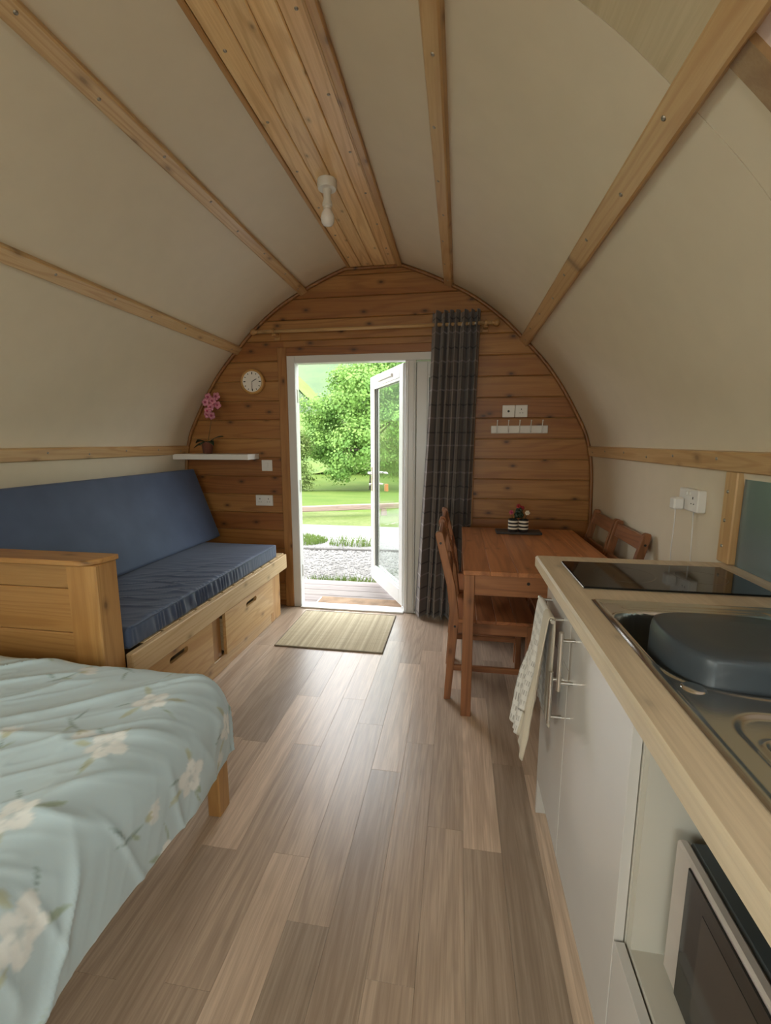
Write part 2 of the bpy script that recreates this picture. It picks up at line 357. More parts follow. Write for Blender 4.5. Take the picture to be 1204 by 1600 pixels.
def gridmesh(name, P, uv=None, smooth=True):
    """P: (n,m,3) array of points -> quad mesh"""
    n, m = P.shape[:2]; idx = np.arange(n * m).reshape(n, m)
    f = np.stack([idx[:-1, :-1], idx[1:, :-1], idx[1:, 1:], idx[:-1, 1:]], -1).reshape(-1, 4)
    me = bpy.data.meshes.new(name); me.from_pydata(P.reshape(-1, 3).tolist(), [], f.tolist())
    if uv is not None:
        l = me.uv_layers.new(name='UVMap'); U = uv.reshape(-1, 2)[f.reshape(-1)]; l.data.foreach_set('uv', U.astype(np.float32).reshape(-1))
    if smooth: me.polygons.foreach_set('use_smooth', [True] * len(me.polygons))
    me.update(); return me
def ss(a, b, x):
    t_ = np.clip((x - a) / (b - a), 0, 1); return t_ * t_ * (3 - 2 * t_)
def nz(x, y, z=0.0): return noise.noise(Vector((x, y, z)))

# ------------------------------------------------------------------ room shell
XC, YW, YB = -0.63, 3.395, -2.40            # vault axis, front wall face, back wall face
RP = [(1.60, 0), (1.595, .6), (1.588, .95), (1.572, 1.2), (1.525, 1.40), (1.437, 1.576), (1.337, 1.745), (1.22, 1.905), (1.08, 2.055), (.92, 2.21), (.735, 2.35), (.54, 2.458), (.40, 2.523), (.30, 2.563), (.18, 2.607), (0, 2.615)]
def catmull(P, k=8):
    P = [Vector(p) for p in P]; out = []
    for i in range(len(P) - 1):
        a, b, c, d = P[max(i - 1, 0)], P[i], P[i + 1], P[min(i + 2, len(P) - 1)]
        for j in range(k):
            t_ = j / k; out.append(.5 * ((2 * b) + (c - a) * t_ + (2 * a - 5 * b + 4 * c - d) * t_ ** 2 + (3 * b - a - 3 * c + d) * t_ ** 3))
    return out + [P[-1]]
CP = catmull(RP[:-1], 8)                    # (r, z) from the floor to the ridge boards
CZ = np.array([p.y for p in CP]); CR = np.array([p.x for p in CP])
def rad(z): return float(np.interp(z, CZ, CR))
def prof_between(z0, z1):
    zs = [z0] + [z for z in CZ if z0 < z < z1] + [z1]; return [(rad(z), z) for z in zs]
def normals2(pts):
    out = []
    for i in range(len(pts)):
        a, b = pts[max(i - 1, 0)], pts[min(i + 1, len(pts) - 1)]; d = Vector((b[0] - a[0], b[1] - a[1])).normalized(); out.append(Vector((d.y, -d.x)))
    return out                               # outward (away from the room)
def vault_strip(z0, z1, y0, y1, th, side, out=0.0, ny=1):
    """curved board following the vault between two heights; side -1 left, +1 right"""
    pts = prof_between(z0, z1); nn = normals2(pts); g = G()
    inner = [(p[0] + n.x * out, p[1] + n.y * out) for p, n in zip(pts, nn)]; outer = [(p[0] + n.x * (out + th), p[1] + n.y * (out + th)) for p, n in zip(pts, nn)]
    ring = inner + outer[::-1]
    g.loft([[(XC + side * r, y, z) for r, z in ring] for y in (y0, y1)]); return g
# floor slab and vinyl planks
g = G(); g.box(XC - 1.75, XC + 1.75, YB - .1, YW + .08, -.12, -.004)
floor = struct('floor', g, carcass_m, 'wood-effect plank floor running from the bed to the open door')
pw = .125; px0 = -2.23 + .03
lens_cache = {}
ncol = int(3.2 / pw) + 1
for i in range(ncol):
    x0 = px0 + i * pw; x1 = min(x0 + pw, .97); y = YB - rnd.random() * .9
    while y < YW:
        L = .92; ya, yb = max(y, YB), min(y + L, YW + .005)
        if yb - ya > .02:
            g = G(); g.box(-(x1 - x0) / 2 + .0002, (x1 - x0) / 2 - .0002, -(yb - ya) / 2 + .0002, (yb - ya) / 2 - .0002, -.004, 0, .0004)
            o = part('plank', g, floor_m, floor, tint=(lambda k: (k * 1.02, k, k * .98))(rnd.choice((.72, .86, .95, 1.02, 1.14, 1.3))))
            o.location = ((x0 + x1) / 2, (ya + yb) / 2, 0)
        y += L
# roof shell outside the lining
RIDGE_Z = CP[-1].y; full = prof_between(0, RIDGE_Z)
nn = normals2(full)
R1 = [(p[0] + n.x * .016, p[1] + n.y * .016) for p, n in zip(full, nn)]; R2 = [(p[0] + n.x * .10, p[1] + n.y * .10) for p, n in zip(full, nn)]
HY0, HY1, HZ0, HZ1 = -1.90, -.70, 1.42, 1.98          # rooflight openings added behind the camera to let in fill light
g = G()
for ya, yb in ((YB - .12, HY0), (HY1, YW + .14)):
    ring = [(XC - r, z) for r, z in R1] + [(XC + r, z) for r, z in R1[::-1]] + [(XC + r, z) for r, z in R2[::-1][::-1][::-1]][::-1] + [(XC - r, z) for r, z in R2[::-1]]
    ring = [(XC - r, z) for r, z in R1] + [(XC + r, z) for r, z in R1[::-1]] + [(XC + r, z) for r, z in R2] + [(XC - r, z) for r, z in R2[::-1]]
    g.loft([[(x, y, z) for x, z in ring] for y in (ya, yb)])
def shell_piece(za, zb, side):
    q = vault_strip(za, zb, HY0, HY1, .084, side, .016); me_ = q.mesh('tmp'); g.bm.from_mesh(me_); bpy.data.meshes.remove(me_)
for side in (-1, 1): shell_piece(0, HZ0, side); shell_piece(HZ1, RIDGE_Z, side)
g.box(XC - .20, XC + .20, HY0, HY1, RIDGE_Z + .012, RIDGE_Z + .10)
ceiling = struct('ceiling', g, carcass_m, 'curved cream panelled ceiling vault between pine battens', angle=40)
secs = [(1.29, 2.055), (2.055, 2.458), (2.458, RIDGE_Z)]
YP = 1.145
def panels(a, b, y0, y1, side, mat, label=None):
    cut = a < HZ0 < b and y0 < HY1
    for za, zb, ya, yb in ([(a, b, y0, min(y1, HY0)), (a, HZ0, HY0, HY1), (HZ1, b, HY0, HY1), (a, b, HY1, y1)] if cut else [(a, b, y0, y1)]):
        if yb - ya < .02: continue
        o = part('ceiling_panel', vault_strip(za, zb, ya, yb, .012, side), mat, ceiling, angle=30)
        if label: o['label'] = label
for k, (a, b) in enumerate(secs):
    panels(a, b, YB, YW, -1, white_panel); panels(a, b, YP, YW, 1, white_panel)
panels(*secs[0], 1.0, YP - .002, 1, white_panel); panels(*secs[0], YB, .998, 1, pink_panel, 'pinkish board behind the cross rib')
panels(*secs[1], YB, YP - .002, 1, tan_panel, 'tan grained panel nearest the camera'); panels(*secs[2], YB, YP - .002, 1, white_panel)
for n_, side, word in ((2, -1, 'left'), (3, 1, 'right')):  # unseen rooflights, put in only to bring more light inside
    g = G()
    for za, zb, ya, yb in ((HZ0, HZ0 + .04, HY0, HY1), (HZ1 - .04, HZ1, HY0, HY1), (HZ0, HZ1, HY0, HY0 + .04), (HZ0, HZ1, HY1 - .04, HY1)):
        q = vault_strip(za, zb, ya, yb, .07, side, .006); me_ = q.mesh('tmp'); g.bm.from_mesh(me_); bpy.data.meshes.remove(me_)
    w_ = struct('window_%d' % n_, g, upvc, 'added white framed rooflight behind the camera on the %s of the vault' % word)
    part('pane', vault_strip(HZ0 + .03, HZ1 - .03, HY0 + .03, HY1 - .03, .006, side, .04), glass_m, w_, angle=40)
wl = struct('wall_left', vault_strip(0, 1.288, YB, YW, .012, -1), white_panel, 'low cream wall behind the navy sofa', angle=30)
wr = struct('wall_right', vault_strip(0, 1.288, YB, YW, .012, 1), white_panel, 'low cream wall behind the dining table and worktop', angle=30)
# ridge boards
gt = ceiling
for k in range(4):
    x0 = XC - .172 + k * .086; g = G(); g.box(x0 + .001, x0 + .085, YB, YW, RIDGE_Z - .016, RIDGE_Z + .012, .004)
    part('ridge_board', g, ridgepine['y'], ceiling, tint=[(1, .98, .95), (.95, .93, .9), (1.08, 1.08, 1.05), (.9, .82, .75)][k])
# battens
screw_g = G(); screw_g.lathe([(0, .003), (.0038, .003), (.006, .0012), (.0065, 0)], n=10); screw_me = screw_g.mesh('screw', True); screw_me.materials.append(zinc)
tn = [0]
def batten(side, z, w, th, label, y0=YB, y1=YW, step=.31, tint=(1, 1, 1)):
    r = rad(z); dz = .01; d = Vector((rad(z + dz) - rad(z - dz), 2 * dz)).normalized(); n = Vector((-d.y, d.x))   # n points into the room
    c = Vector((r, z)); g = G()
    P = [c + d * (-w / 2), c + d * (w / 2), c + d * (w / 2) + n * (th - .005), c + d * (w / 2 - .006) + n * th, c + d * (-w / 2 + .006) + n * th, c + d * (-w / 2) + n * (th - .005)]
    g.prism([(XC + side * p.x, p.y) for p in P], 'xz', y0, y1)
    tn[0] += 1; o = struct('trim_%d' % tn[0], g, pine['y'], label); o.color = tint + (1,)
    q = c + n * th; nv = Vector((side * n.x, 0, n.y)); y = y1 - .12; k = 0
    while y > max(y0, .9):
        s = link('screw', screw_me, None, o); s.location = (XC + side * (q.x + d.x * (.010 if k % 3 else -.004)), y, q.y + d.y * (.010 if k % 3 else -.004)); s.rotation_euler = nv.to_track_quat('Z', 'Y').to_euler()
        y -= step * (1 + .25 * ((k * 37 % 10) / 10 - .5)); k += 1
    return o
batten(-1, 1.285, .068, .022, 'horizontal pine batten above the navy sofa along the left wall')
batten(1, 1.285, .068, .022, 'horizontal pine batten above the worktop along the right wall')
batten(-1, 2.055, .066, .03, 'pine batten halfway up the left side of the ceiling')
batten(1, 2.055, .072, .034, 'pine batten halfway up the right side of the ceiling')
batten(-1, 2.458, .062, .028, 'pine batten on the upper left of the ceiling beside the ridge boards')
batten(1, 2.458, .062, .028, 'pine batten on the upper right of the ceiling beside the ridge boards')
for side, w, h in ((-1, .022, .012), (1, .034, .026)):
    x = XC + side * .186; g = G(); g.box(x - w / 2, x + w / 2, YB, YW, RIDGE_Z - h - .004, RIDGE_Z + .004, .004)
    if side > 0: g.box(x - w / 2 - .012, x - w / 2, YB, YW, RIDGE_Z - h + .006, RIDGE_Z + .004, .003)
    o = part('edge_moulding', g, pine['y'], ceiling, tint=(.95, .88, .78))
for sx_ in (-.142, .135):
    for k in range(7):
        s = link('screw', screw_me, None, ceiling); s.location = (XC + sx_, 3.2 - k * .33 - (.1 if sx_ > 0 else 0), RIDGE_Z - .016); s.rotation_euler = (PI, 0, 0)
# cross rib on the right of the vault, and upright batten by the splashback
g = vault_strip(1.32, 2.03, .955, 1.012, -.014, 1); tn[0] += 1
o = struct('trim_%d' % tn[0], g, pine['z'], 'curved grey-brown rib crossing the right side of the vault', angle=30); o.color = (.55, .52, .5, 1)
for k, z in enumerate((1.5, 1.72, 1.93)):
    r = rad(z); dd = Vector((rad(z + .01) - rad(z - .01), .02)).normalized(); n = Vector((-dd.y, dd.x))
    s = link('screw', screw_me, None, o); s.location = (XC + r + n.x * .014, .985, z + n.y * .014); s.rotation_euler = Vector((n.x, 0, n.y)).to_track_quat('Z', 'Y').to_euler()
tn[0] += 1; g = G(); g.box(.918, .962, 1.655, 1.725, .932, 1.25, .004)
o = struct('trim_%d' % tn[0], g, pine['z'], 'short upright pine batten between cream wall and blue-grey splashback')
for z in (.99, 1.08, 1.18):
    s = link('screw', screw_me, None, o); s.location = (.918, 1.70, z); s.rotation_euler = (0, -PI / 2, 0)
# bead round the arch of the front wall
pts = prof_between(.02, RIDGE_Z - .012); nn = normals2(pts); path = [(XC - p[0] - n.x * -.012, p[1] - n.y * .012) for p, n in zip(pts, nn)]
path = [(XC - (p[0] - n.x * .012), p[1] - n.y * .012) for p, n in zip(pts, nn)] + [(XC + (p[0] - n.x * .012), p[1] - n.y * .012) for p, n in zip(pts[::-1], nn[::-1])]
tn[0] += 1; g = G(); g.tube([(x, YW - .012, z) for x, z in path], .013, 8)
o = struct('trim_%d' % tn[0], g, wallpine['z'], 'thin pine bead around the arch of the end wall', smooth=True); o.color = (.72, .64, .55, 1)

# front wall: slab with the door hole, and tongue-and-groove boards
DX0, DX1, DZ1 = -1.312, .052, 2.0            # door frame outer size
g = G()
def slab_pts(z0, z1, x0, x1):                # clipped to the vault
    zs = np.linspace(z0, z1, 9); L = [(max(x0, XC - rad(z) - .02), z) for z in zs]; R = [(min(x1, XC + rad(z) + .02), z) for z in zs]
    return L, R
for z0, z1, x0, x1 in ((0, DZ1, -9, DX0), (0, DZ1, DX1, 9), (DZ1, RIDGE_Z + .02, -9, 9)):
    L, R = slab_pts(z0, z1, x0, x1); g.prism(L + R[::-1], 'xz', YW + .012, YW + .09)
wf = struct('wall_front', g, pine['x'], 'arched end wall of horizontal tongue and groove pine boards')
def board(z0, z1, x0, x1):
    zs = np.linspace(z0 + .001, z1 - .001, 7)
    L = [(max(x0, XC - rad(z)), z) for z in zs]; R = [(min(x1, XC + rad(z)), z) for z in zs]
    if max(r[0] for r in R) - min(l[0] for l in L) < .05: return
    g = G(); c = .005
    # face ring pulled in at top and bottom to make the V joint
    def ring(y, s): 
        m = (z0 + z1) / 2; return [(x, y, z if s == 0 else (z0 + .001 + s if z < z0 + .002 else (z1 - .001 - s if z > z1 - .002 else z))) for x, z in L + R[::-1]]
    g.loft([ring(YW + .012, 0), ring(YW + c, 0), ring(YW, c)])
    k = rnd.random(); tt = (.80, .66, .56) if k < .2 else ((.92, .84, .74) if k < .5 else (1, .97, .92))
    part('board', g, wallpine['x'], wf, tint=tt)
z = 1.37 - .147 * 10
while z < RIDGE_Z:
    a, b = max(z, 0.0), min(z + .147, RIDGE_Z)
    if b - a > .02:
        if b <= 1.97: board(a, b, -9, DX0 - .02); board(a, b, DX1 + .02, 9)
        elif a < 2.02:
            board(a, b, -9, DX0 - .02); board(a, b, DX1 + .02, 9); board(2.01, b, DX0 - .02, DX1 + .02)
        else: board(a, b, -9, 9)
    z += .147
# pine architrave round the door
for nm, bx, ax in (('left', (DX0 - .066, DX0 + .004, YW - .018, YW, 0, 2.055), 'z'), ('right', (DX1 - .004, DX1 + .066, YW - .018, YW, 0, 2.055), 'z'), ('top', (DX0 + .004, DX1 - .004, YW - .018, YW, 1.992, 2.055), 'x')):
    tn[0] += 1; g = G(); g.box(*bx, .004)
    o = struct('trim_%d' % tn[0], g, wallpine[ax], 'pine architrave along the %s of the glazed door' % nm); o.color = (1, 1, 1, 1) if nm != 'top' else (.8, .68, .58, 1)
# back wall behind the camera, with a large window added to brighten the room
g = G(); WX0, WX1, WZ0, WZ1 = -1.33, .07, .80, 1.90
for z0, z1, x0, x1 in ((0, WZ0, -9, 9), (WZ0, WZ1, -9, WX0), (WZ0, WZ1, WX1, 9), (WZ1, RIDGE_Z + .02, -9, 9)):
    L, R = slab_pts(z0, z1, x0, x1); g.prism(L + R[::-1], 'xz', YB - .10, YB)
wb = struct('wall_back', g, pine['x'], 'pine end wall behind the camera with an added wide window')
g = G()
for x in (WX0 + .03, (WX0 + WX1) / 2, WX1 - .03): g.box(x - .03, x + .03, YB - .08, YB - .02, WZ0, WZ1, .004)
for zz in (WZ0 + .03, WZ1 - .03): g.box(WX0 + .06, WX1 - .06, YB - .08, YB - .02, zz - .03, zz + .03, .004)
win = struct('window_1', g, upvc, 'added wide white window behind the camera')
for x0, x1 in ((WX0 + .06, (WX0 + WX1) / 2 - .03), ((WX0 + WX1) / 2 + .03, WX1 - .06)):
    g = G(); g.box(x0 - .005, x1 + .005, YB - .054, YB - .046, WZ0 + .055, WZ1 - .055); part('pane', g, glass_m, win)

# ------------------------------------------------------------------ door
g = G(); fy0, fy1 = YW - .008, YW + .075
g.box(DX0, DX0 + .066, fy0, fy1, 0, DZ1, .004); g.box(DX0 + .066, DX1 - .066, fy0, fy1, DZ1 - .062, DZ1, .004); g.box(DX1 - .066, DX1, fy0, fy1, 0, DZ1, .004)
g.box(-.398, -.318, fy0, fy1, 0, DZ1 - .062, .004)                       # mullion the leaf hangs on
g.box(-.382, -.372, fy0 - .008, fy0, .02, DZ1 - .07, .002); g.box(-.338, -.33, fy0 - .006, fy0, .02, DZ1 - .07, .002)
door = struct('door_1', g, upvc, 'white glazed double door in the end wall, left leaf open outwards')
g = G(); g.box(DX0 + .066, -.398, fy0 - .03, fy1 + .005, -.004, .013, .003); g.box(-.318, DX1 - .066, fy0, fy1, 0, .022, .004)
part('threshold', g, upvc, door)
for k in range(3):
    g = G(); g.box(DX0 + .066, DX0 + .07, YW + .03, YW + .05, .25 + k * .7, .35 + k * .7, .001); part('strike_plate', g, steel, door)
def make_leaf(w, h, name, parent, loc, rz):
    e = bpy.data.objects.new(name, None); C.objects.link(e); e.parent = parent; e.location = loc; e.rotation_euler = (0, 0, rz); e.empty_display_size = .05
    st, rl, th = .085, .10, .062
    g = G()
    def sect(b0):                                                       # moulded stile: main bar plus thin raised bead
        g.box(*b0, .006)
    sect((0, st, -th / 2, th / 2, 0, h)); sect((w - st, w, -th / 2, th / 2, 0, h)); sect((st - .004, w - st + .004, -th / 2, th / 2, 0, .13)); sect((st - .004, w - st + .004, -th / 2, th / 2, h - rl, h))
    for s in (-1, 1):
        y = s * (th / 2 - .012)
        g.bar((st, y, .13), (st, y, h - rl), .016, .014, (1, 0, 0)); g.bar((w - st, y, .13), (w - st, y, h - rl), .016, .014, (1, 0, 0))
        g.bar((st, y, .137), (w - st, y, .137), .014, .016); g.bar((st, y, h - rl - .006), (w - st, y, h - rl - .006), .014, .016)
    part('leaf_frame', g, upvc, e)
    g = G()
    for s in (-1, 1):
        y = s * .011
        g.box(st + .001, st + .010, y - .004, y + .004, .135, h - rl); g.box(w - st - .010, w - st - .001, y - .004, y + .004, .135, h - rl)
    part('seal', g, seal_m, e)
    g = G(); g.box(st - .004, w - st + .004, -.005, .005, .128, h - rl + .004); part('pane', g, glass_m, e)
    return e
LW, LH = .845, 1.905
ang = PI - math.radians(62)                    # leaf local +x runs from the hinge to the free edge
leaf = make_leaf(LW, LH, 'door_leaf', door, (-.392, YW + .062, .026), ang)
# handle set on the free stile, chain box on top rail
for s in (-1, 1):
    g = G(); y = s * .031; g.box(LW - .058, LW - .030, min(y, y + s * .008), max(y, y + s * .008), .86, 1.09, .003); part('handle_plate', g, steel, leaf, label='steel handle plate')
for s in (-1, 1):
    g = G(); y = s * .036; g.tube([(LW - .044, y, 1.035), (LW - .044, y + s * .04, 1.035)], .009, 10); g.tube([(LW - .044, y + s * .04, 1.035), (LW - .10, y + s * .045, 1.036), (LW - .165, y + s * .043, 1.032)], [.010, .0095, .008], 10)
    part('lever', g, chrome, leaf, True, label='chrome lever handle')
for s in (-1, 1):
    g = G(); g.tube([(LW - .044, s * .036, .925), (LW - .044, s * .062, .925)], .009, 10); part('lock_cylinder', g, chrome, leaf, angle=40)
g = G(); g.tube([(LW - .044, -.062, .925), (LW - .044, -.078, .925)], .004, 8); g.lathe([(.013, -.001), (.013, .002)], (LW - .044, -.085, .92), (1, 0, 0), 12); part('key', g, steel, leaf, angle=40)
g = G(); g.box(LW - .062, LW - .030, -.125, -.095, .855, .925, .003); part('key_tag', g, orange_tag, leaf, label='orange key tag')
g = G(); g.bar((LW * .30, .040, LH - .055), (LW * .72, .040, LH - .055), .018, .022, bev=.004); part('trickle_vent', g, upvc, leaf); 
g = G(); g.bar((LW * .28, .038, LH - .055), (LW * .30, .038, LH - .055), .02, .026, bev=.003); part('vent_end', g, steel, leaf)
for zz in (.25, .95, 1.65):
    g = G(); g.tube([(-.006, -.025, zz), (-.006, -.025, zz + .09)], .010, 10); part('hinge', g, upvc, leaf, angle=40)
leaf2 = make_leaf(.302, LH, 'fixed_leaf', door, (-.316, YW + .034, .026), 0)

# ------------------------------------------------------------------ curtain and rod
RY, RZ = YW - .075, 2.158
t_ = thing('curtain_rod', 'thin pine curtain rod above the open glazed door', 'curtain rod', (-.63, RY, RZ))
o_ = t_.location
g = G(); g.tube([(-1.50, RY, RZ), (.205, RY, RZ)], .0125, 12); part('rod', g, pine['x'], t_, True, off=o_)
for x, s in ((-1.50, -1), (.205, 1)):
    g = G(); g.lathe([(.013, 0), (.017, .004), (.010, .012), (.020, .022), (.025, .036), (.020, .050), (0, .058)], (x, RY, RZ), (s, 0, 0), 16); part('finial', g, orange['x'], t_, True, off=o_)
for x in (-1.375, .165):
    g = G(); g.box(x - .016, x + .016, RY - .004, YW - .0005, RZ - .03, RZ - .012, .003); g.lathe([(.021, -.008), (.021, .008)], (x, RY, RZ), (1, 0, 0), 16); g.box(x - .022, x + .022, YW - .012, YW - .0005, RZ - .05, RZ + .03, .003)
    part('bracket', g, orange['x'], t_, angle=40, off=o_)
nu, nv_ = 420, 120
P = np.zeros((nu, nv_, 3)); UV = np.zeros((nu, nv_, 2))
folds = 7.0
top, bot = 2.243, .018
uu = np.linspace(0, 1, nu)
for j in range(nv_):
    f = j / (nv_ - 1); z = top + (bot - top) * f
    xl = -.205 + (-.30 + .205) * f ** 1.15; xr = .122 + (.085 - .122) * f
    amp = .052 + .006 * f
    ph = 2 * PI * folds * (uu + .018 * np.sin(2 * PI * 2 * uu + 1.3) + .012 * f * np.sin(2 * PI * 3.3 * uu))
    x = xl + (xr - xl) * (uu + .020 * np.sin(2 * ph)) + .010 * f * np.sin(ph * .5 + 4 * f)
    y = RY + amp * np.sin(ph) * (1 + .25 * np.sin(2 * PI * 1.5 * uu + 2 * f)) + .006 * np.sin(7 * f + 9 * uu)
    zz = z + (.012 * np.sin(ph * 1.0 + 1.0) if j == 0 else 0) * np.ones(nu)
    P[:, j] = np.stack([x, y, zz], -1)
    UV[:, j, 0] = uu * 1.45; UV[:, j, 1] = (top - z)
me = gridmesh('curtain_cloth', P, UV)
cur = thing('curtain', 'dark grey plaid eyelet curtain gathered at the right of the door', 'curtain', (-.05, RY, 0))
bm = bmesh.new(); bm.from_mesh(me); bmesh.ops.translate(bm, verts=bm.verts[:], vec=(.05, -RY, 0)); bm.to_mesh(me); bm.free()
co = link('cloth', me, curtain_m, cur); so = co.modifiers.new('thick', 'SOLIDIFY'); so.thickness = .002
for k in range(7):
    x = -.175 + k * .045; R_ = .019; g = G()
    g.tube([(x + .05 + .004 * math.sin(a), R_ * math.cos(a), RZ + R_ * math.sin(a)) for a in np.linspace(0, 2 * PI, 17)], .003, 6, cap=False)
    part('eyelet', g, steel, cur, True)

# ------------------------------------------------------------------ wall fittings on the end wall
cl = thing('wall_clock', 'round wall clock with honey wood rim and pale dial left of the door', 'clock', (-1.585, YW - .004, 1.808))
g = G(); g.lathe([(0, 0), (.094, 0), (.098, .012), (.094, .03), (.086, .036), (.080, .034), (.078, .022), (0, .022)], (0, 0, 0), (0, -1, 0), 40); part('rim', g, gold_wood, cl, True)
g = G(); g.lathe([(0, .0245), (.079, .0245), (.079, .022)], (0, 0, 0), (0, -1, 0), 40); part('dial', g, clock_face_m, cl, angle=30)
for k in range(12):
    g = G(); a = k * PI / 6; r0, r1 = (.060, .070) if k % 3 else (.054, .071); g.bar((r0 * math.sin(a), -.0255, r0 * math.cos(a)), (r1 * math.sin(a), -.0255, r1 * math.cos(a)), .006 if k % 3 else .008, .001, (0, 1, 0))
    part('hour_mark', g, black_m, cl)
for nm, deg, L, w in (('hour_hand', 62, .042, .005), ('minute_hand', 182, .062, .004)):
    a = math.radians(deg); g = G(); g.bar((0, -.028, 0), (L * math.sin(a), -.028, L * math.cos(a)), w, .0015, (0, 1, 0)); part(nm, g, black_m, cl)
def plate(name, label, cat, x0, x1, z0, z1, group=None):
    e = thing(name, label, cat, ((x0 + x1) / 2, YW, (z0 + z1) / 2), 0, group)
    hw, hh = (x1 - x0) / 2, (z1 - z0) / 2; g = G(); g.box(-hw, hw, -.010, -.0005, -hh, hh, .003); part('plate', g, white_plastic, e); return e, hw, hh
e, hw, hh = plate('light_switch', 'square white light switch under the shelf end left of the door', 'switch', -1.545, -1.457, 1.118, 1.206)
g = G(); g.box(-.012, .012, -.014, -.009, -.022, .022, .002); part('rocker', g, white_plastic, e)
e, hw, hh = plate('double_socket', 'double white socket on the pine boards above the sofa seat', 'socket', -1.608, -1.462, .838, .924)
def sock_holes(e, cx, dep=-.0105):
    g = G(); g.box(cx - .003, cx + .003, dep - .001, dep, .008, .018); g.box(cx - .013, cx - .006, dep - .001, dep, -.014, -.010); g.box(cx + .006, cx + .013, dep - .001, dep, -.014, -.010); part('pin_hole', g, black_m, e)
for cx in (-.036, .036):
    sock_holes(e, cx); g = G(); g.box(cx - .007, cx + .007, -.013, -.009, .022, .034, .001); part('rocker', g, white_plastic, e)
e, hw, hh = plate('aerial_socket', 'left one of two square white sockets above the hook rail', 'socket', .306, .392, 1.522, 1.608)
g = G(); g.lathe([(0, .012), (.008, .012), (.009, .008)], (0, 0, 0), (0, -1, 0), 12); part('aerial_jack', g, black_m, e)
e, hw, hh = plate('wall_socket', 'right one of two square white sockets above the hook rail', 'socket', .395, .481, 1.522, 1.608); sock_holes(e, 0)
hk = thing('hook_rail', 'white wooden coat rail with five wire hooks on the pine wall', 'coat rail', (.428, YW, 1.436))
g = G(); g.box(-.198, .198, -.016, -.0005, -.028, .028, .004); part('rail_board', g, white_plastic, hk)
for k in range(5):
    x = -.156 + k * .078 * 1.0; g = G(); g.tube([(x, -.017, -.012), (x, -.022, -.02), (x, -.045, -.016), (x, -.052, .0), (x, -.055, .02)], .0032, 8); g.tube([(x, -.018, -.014), (x, -.026, .03), (x, -.040, .062)], .0032, 8); g.ico((x, -.040, .062), .006, 1)
    part('hook', g, white_plastic, hk, True)
sh = thing('wall_shelf', 'white floating shelf in the corner above the sofa', 'shelf', (-1.87, YW, 1.235))
g = G(); g.prism([(-.318, -.001), (-.318, -.20), (.305, -.20), (.305, -.001)], 'xy', -.022, .020, .003); part('board', g, white_plastic, sh)
# orchid on the shelf
oc = thing('potted_orchid', 'potted orchid with pink blossoms and dark leaves on the white shelf', 'plant', (-1.945, 3.29, 1.256))
g = G(); g.lathe([(0, 0), (.034, 0), (.046, .085), (.050, .09), (.044, .088), (.038, .07), (0, .07)], n=20); part('pot', g, pot_m, oc, True)
def strap_leaf(a, L, w, lift, droop):
    n = 9; A = []; B = []
    for k in range(n):
        f = k / (n - 1); r = L * f; z = .075 + lift * f - droop * f * f; hw_ = w * math.sin(PI * min(1, .12 + f * .88)) + .002
        c = Vector((math.cos(a) * r, math.sin(a) * r, z)); s = Vector((-math.sin(a), math.cos(a), 0)) * hw_; A.append((c + s + Vector((0, 0, .01 * math.sin(f * 3)))).to_tuple()); B.append((c - s).to_tuple())
    return [A, B, [(p[0], p[1], p[2] - .004) for p in B], [(p[0], p[1], p[2] - .004) for p in A]]
for a, L, w, li, dr in ((.15, .13, .022, .12, .06), (2.9, .12, .024, .10, .09), (3.6, .10, .028, .03, .06), (-.5, .09, .024, .09, .10), (-1.8, .08, .024, .06, .07)):
    g = G(); Q = strap_leaf(a, L, w, li, dr); R = [[Q[j][k] for j in range(4)] for k in range(9)]; g.loft(R); part('leaf', g, leaf_dark, oc, True)
sp = [(0, 0, .07), (.03, -.005, .18), (.06, -.01, .30), (.07, -.02, .40), (.04, -.03, .42), (.05, -.05, .36)]
g = G(); g.tube(sp, .0028, 6); part('stem', g, stem_m, oc, True)
for k, (x, y, z) in enumerate(((-.020, -.035, .43), (.045, -.03, .435), (.02, -.045, .40), (-.035, -.05, .39), (.005, -.05, .355), (-.02, -.055, .325), (.05, -.03, .37), (.012, -.055, .29), (-.03, -.04, .30))):
    x += .07; g = G()
    for q in range(5):
        a = q * 2 * PI / 5 + k; g.ico((x + .017 * math.cos(a), y, z + .017 * math.sin(a)), .017, 1, (.95, .35, .95))
    b = part('blossom', g, petal_m, oc, True); g = G(); g.ico((x, y - .008, z), .009, 1); part('blossom_lip', g, petal_deep, b, True)

# ------------------------------------------------------------------ ceiling lamp
lp = thing('ceiling_lamp', 'white ceiling batten lamp holder with an unlit bulb on the ridge boards', 'lamp', (-.655, 2.30, RIDGE_Z - .0165))
g = G(); g.lathe([(0, 0), (.046, 0), (.047, -.030), (.043, -.040), (.020, -.042), (0, -.042)], n=28); part('rose', g, grey_plastic, lp, angle=40)
g = G(); g.lathe([(0, -.04), (.022, -.04), (.018, -.06), (.0185, -.085), (.024, -.100), (.0245, -.112), (.020, -.116), (.020, -.128), (0, -.128)], n=24); part('lamp_holder', g, grey_plastic, lp, angle=40)
g = G(); g.lathe([(0, -.124), (.018, -.124), (.021, -.134), (.030, -.150), (.0335, -.168), (.031, -.185), (.022, -.198), (.010, -.203), (0, -.204)], n=24); part('bulb', g, bulb_m, lp, True)

